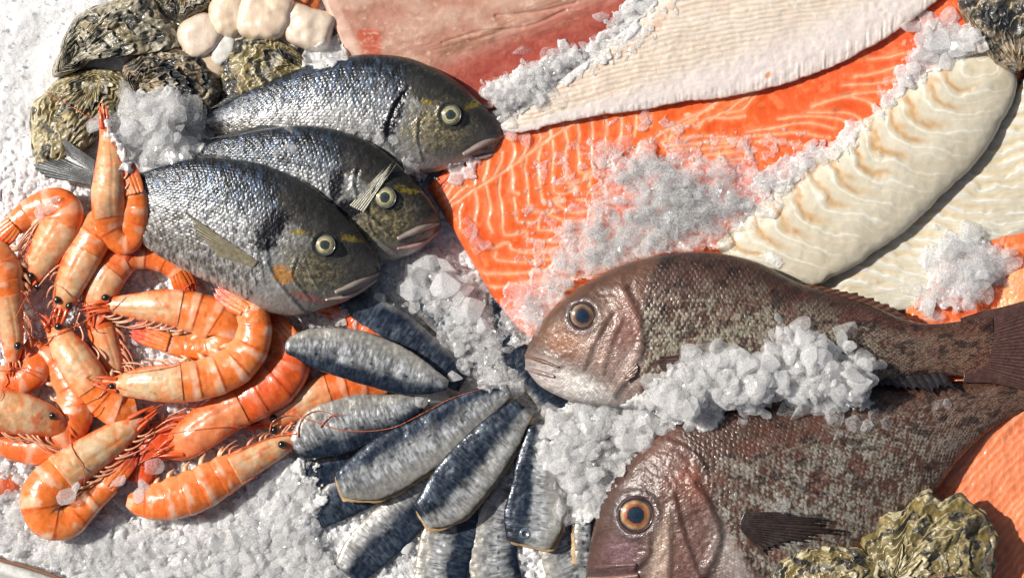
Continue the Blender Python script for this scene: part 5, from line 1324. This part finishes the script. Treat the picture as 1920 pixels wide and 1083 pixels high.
heap('crushed ice heaped over the middle of the sardine fan', [(745,500),(770,475),(820,468),(850,495),(890,530),(908,570),(930,610),(945,650),(950,690),(985,735),(975,765),(940,738),(905,722),(880,720),(845,710),(850,660),(800,600),(755,555)], 414, (28, 13), 2, (.12, .38), 10, cover=.6)
bankA = [(1020,800),(1060,760),(1130,752),(1180,745),(1240,735),(1300,745),(1290,785),(1212,834),(1158,892),(1124,944),(1100,985),(1064,980),(1050,900),(1020,870)]
bankB = [(1150,752),(1200,735),(1250,705),(1290,660),(1340,665),(1430,655),(1470,610),(1520,625),(1560,660),(1600,665),(1632,700),(1625,758),(1560,752),(1480,746),(1390,756),(1290,786),(1220,800)]
heap('crushed ice filling the gap between the sardine fan and the lower red bream', bankA, 416, (42, 18), 8, (.5, .8), 9, fill=.7, zcut=64)
heap('crushed ice bank between the two red breams', bankB, 417, (44, 20), 8, (.45, .78), 11, fill=.6)
heap('clear ice chips on top of the bank between the red breams', bankB, 418, (32, 15), 6, (.12, .42), 11, fill=.3, cover=.5)
heap('clear ice chips on top of the ice beside the lower red bream', bankA, 419, (26, 12), 6, (.15, .5), 9, fill=.3, cover=.7, zcut=90)
heap('crushed ice piled on the cod and salmon at the right', [(1722,478),(1770,430),(1815,425),(1838,470),(1880,452),(1902,480),(1885,530),(1850,560),(1800,592),(1740,600),(1705,560),(1740,530)], 420, (32, 14), 8, (.35, .75), 9, cover=.95)
heap('ice between the scallops and the uppermost sea bream', [(575,92),(610,72),(640,85),(655,112),(600,126),(575,118)], 421, (22, 10), 14, (.5, .8), 7)
heap('ice mound on the lower edge against the silvery sardine', [(455,900),(500,868),(545,850),(585,880),(600,940),(590,1010),(520,1010),(450,970)], 424, (22, 11), 10, (.7, .95), 16, maxz=12)
heap('coarse crushed ice over the bed along the bottom left below the prawns', [(-40,845),(40,885),(60,1000),(110,1015),(200,965),(250,990),(330,990),(430,965),(520,880),(560,880),(590,960),(600,1010),(630,1100),(300,1160),(90,1060),(0,1020),(-60,1010)], 401, (26, 12), 4, (.5, .85), 18, maxz=8, fill=.2, amp=.8)
heap('fine ice over the ragged edge of the flatfish fillet', [(1100,110),(1180,40),(1230,-30),(1300,-30),(1240,60),(1160,115),(1060,160)], 423, (12, 7), 0, (.25, .5), 12, cover=.7)
ice('loose translucent ice chips heaped on the salmon', [(1145,305),(1190,288),(1280,298),(1350,306),(1470,322),(1490,345),(1430,398),(1330,462),(1230,484),(1120,522),(1060,574),(1020,625),(950,612),(985,545),(1040,505),(1060,440),(1125,392)], 420, 6, 27, 430, op=(.08,.26), sink=.55, maxh=78, lim=86, power=2.0)
ice('translucent ice chips on the bank between the two red breams', [(1180,740),(1250,705),(1290,665),(1340,668),(1430,660),(1470,618),(1520,630),(1560,662),(1600,668),(1628,700),(1620,752),(1560,748),(1480,742),(1390,750),(1290,780),(1220,792)], 380, 7, 30, 431, op=(.2,.5), sink=.5, maxh=170, lim=190, power=1.8)
ice('translucent ice chips beside the lower red bream and the fan', [(1030,800),(1060,768),(1130,758),(1190,750),(1290,765),(1205,828),(1150,886),(1116,938),(1095,975),(1064,970),(1054,900),(1028,870)], 280, 7, 28, 432, op=(.2,.5), sink=.5, maxh=80, lim=95, power=1.8)
ice('translucent ice chips in the middle of the sardine fan', [(750,502),(775,480),(820,472),(850,500),(890,535),(908,575),(935,615),(950,660),(985,700),(1000,740),(960,750),(905,715),(850,705),(852,660),(800,600),(758,552)], 190, 6, 24, 433, op=(.12,.36), sink=.55, maxh=56, lim=90, power=1.9)
ice('translucent ice chips between the pink and the white fillet', [(908,165),(928,200),(952,222),(1010,192),(1090,130),(1170,76),(1230,10),(1240,-20),(1195,-20),(1135,68),(1045,106),(968,130)], 230, 5, 22, 434, op=(.2,.5), sink=.5, maxh=92, lim=100, power=1.8)
ice('translucent ice chips over the sea bream tails', [(225,210),(270,182),(330,176),(366,208),(374,255),(360,295),(300,306),(272,335),(238,300),(220,260)], 110, 9, 36, 435, op=(.15,.45), sink=.5, maxh=110, lim=130, power=1.5)
ice('translucent ice chips along the cod loin', [(1560,262),(1640,205),(1668,170),(1700,120),(1700,75),(1740,40),(1790,30),(1818,60),(1842,92),(1800,104),(1745,128),(1690,178),(1640,232),(1570,288),(1500,330),(1440,362),(1410,338),(1470,305)], 230, 5, 20, 436, op=(.15,.42), sink=.5, maxh=84, lim=92, power=1.7)
ice('translucent ice chips on the cod and salmon at the right', [(1726,482),(1772,434),(1812,430),(1836,472),(1878,456),(1898,482),(1882,528),(1848,556),(1800,588),(1742,596),(1710,560),(1744,530)], 100, 7, 30, 437, op=(.12,.4), sink=.5, maxh=84, lim=95, power=1.5)
ice('coarse ice chips over the bed at the bottom left', [(-40,850),(40,888),(58,1000),(110,1018),(200,968),(250,992),(330,992),(430,968),(470,905),(520,880),(570,875),(590,960),(605,1010),(640,1100),(300,1160),(100,1060),(0,1024),(-60,1014)], 900, 5, 22, 438, op=(.2,.5), sink=.62, maxh=16, lim=24, power=2.0)
ice('fine loose ice grains over the upper left of the bed', [(-60,-60),(220,-60),(120,60),(95,150),(50,230),(60,330),(160,350),(60,370),(0,420),(-60,440)], 160, 2, 5, 402, op=(.3,.6), sink=.7, feather=20)
ice('loose ice in the gaps between the prawns', [(0,360),(170,360),(170,420),(360,560),(560,600),(560,880),(330,900),(300,880),(60,700)], 300, 3, 9, 403, op=(.3,.7), sink=.5, maxh=2, lim=8)
ice('loose ice in the gaps below the sardine fan', [(600,900),(660,960),(640,1100),(1110,1100),(1100,940),(1060,990)], 300, 3, 12, 404, op=(.4,.8), sink=.5, maxh=2, lim=6)
ice('loose ice between the nearest sea bream and the dark navy sardine', [(500,560),(560,600),(620,585),(700,540),(740,500),(760,560),(700,600),(640,620),(560,640),(520,610)], 200, 3, 13, 405, op=(.3,.7), sink=.4, maxh=14, lim=30)
ice('small clear ice pieces on the left end of the salmon', None, 0, 0, 0, 411, op=(.2,.4), maxh=90, spots=[(882,430,13),(892,446,15),(874,415,10),(905,458,12),(893,470,8),(1130,278,16),(1128,300,12),(985,262,14),(1210,216,14),(1205,236,10),(1392,268,13),(1180,240,9),(1270,245,8),(1650,290,8),(1662,180,11),(1673,195,7)])
ice('large rounded ice pieces on the salmon beside the dark oyster', None, 0, 0, 0, 413, op=(.35,.6), maxh=99, spots=[(1708,45,17),(1745,48,16),(1775,35,18),(1760,78,22),(1790,92,19),(1812,88,15),(1722,98,16),(1745,108,15),(1710,128,13),(1700,155,12),(1775,118,16),(1738,60,12),(1826,72,14),(1725,75,12)])
ice('large pale ice pieces above the dark navy sardine', None, 0, 0, 0, 415, op=(.4,.65), maxh=99, spots=[(762,538,24),(780,515,22),(835,530,24),(862,552,26),(885,578,24),(860,585,16),(795,495,20),(850,705,14),(858,655,13),(905,615,16),(838,500,18),(812,486,14),(818,745,20),(790,748,16)])
ice('ice pieces standing on the flank of the upper red bream', None, 0, 0, 0, 417, op=(.45,.7), maxh=200, spots=[(1496,612,20),(1502,640,20),(1512,668,22),(1580,640,20),(1592,650,13),(1560,690,22),(1600,700,24),(1615,720,20),(1540,672,16),(1620,685,14),(1480,660,18),(1600,742,18),(1440,680,20),(1400,690,20)])
ice('clear ice bits on the back of the lower red bream', None, 0, 0, 0, 418, op=(.12,.35), maxh=200, spots=[(1418,765,17),(1432,775,14),(1470,950,20),(1640,775,14),(1600,790,16),(1625,800,14),(1540,770,14),(1555,785,10),(1500,770,12),(1760,760,12),(1778,757,10),(1395,790,9),(1660,790,12),(1575,815,9),(1300,790,12),(1350,785,9)])
ice('clear ice pieces on the flanks of the sea breams', None, 0, 0, 0, 419, op=(.15,.35), maxh=200, spots=[(541,212,14),(540,228,10),(640,226,20),(662,238,16),(692,248,18),(710,258,12),(620,222,10),(546,246,12),(542,276,13),(552,280,9),(520,285,9),(412,292,10),(480,290,9),(740,262,9)])
ice('ice bits among the front prawns', None, 0, 0, 0, 422, op=(.3,.55), maxh=200, spots=[(128,928,20),(142,915,10),(284,873,18),(272,915,16),(250,918,14),(262,930,14),(218,905,15),(232,920,12),(92,388,17),(75,405,13),(100,375,12),(212,960,12),(225,945,12),(205,975,12),(185,985,10)])
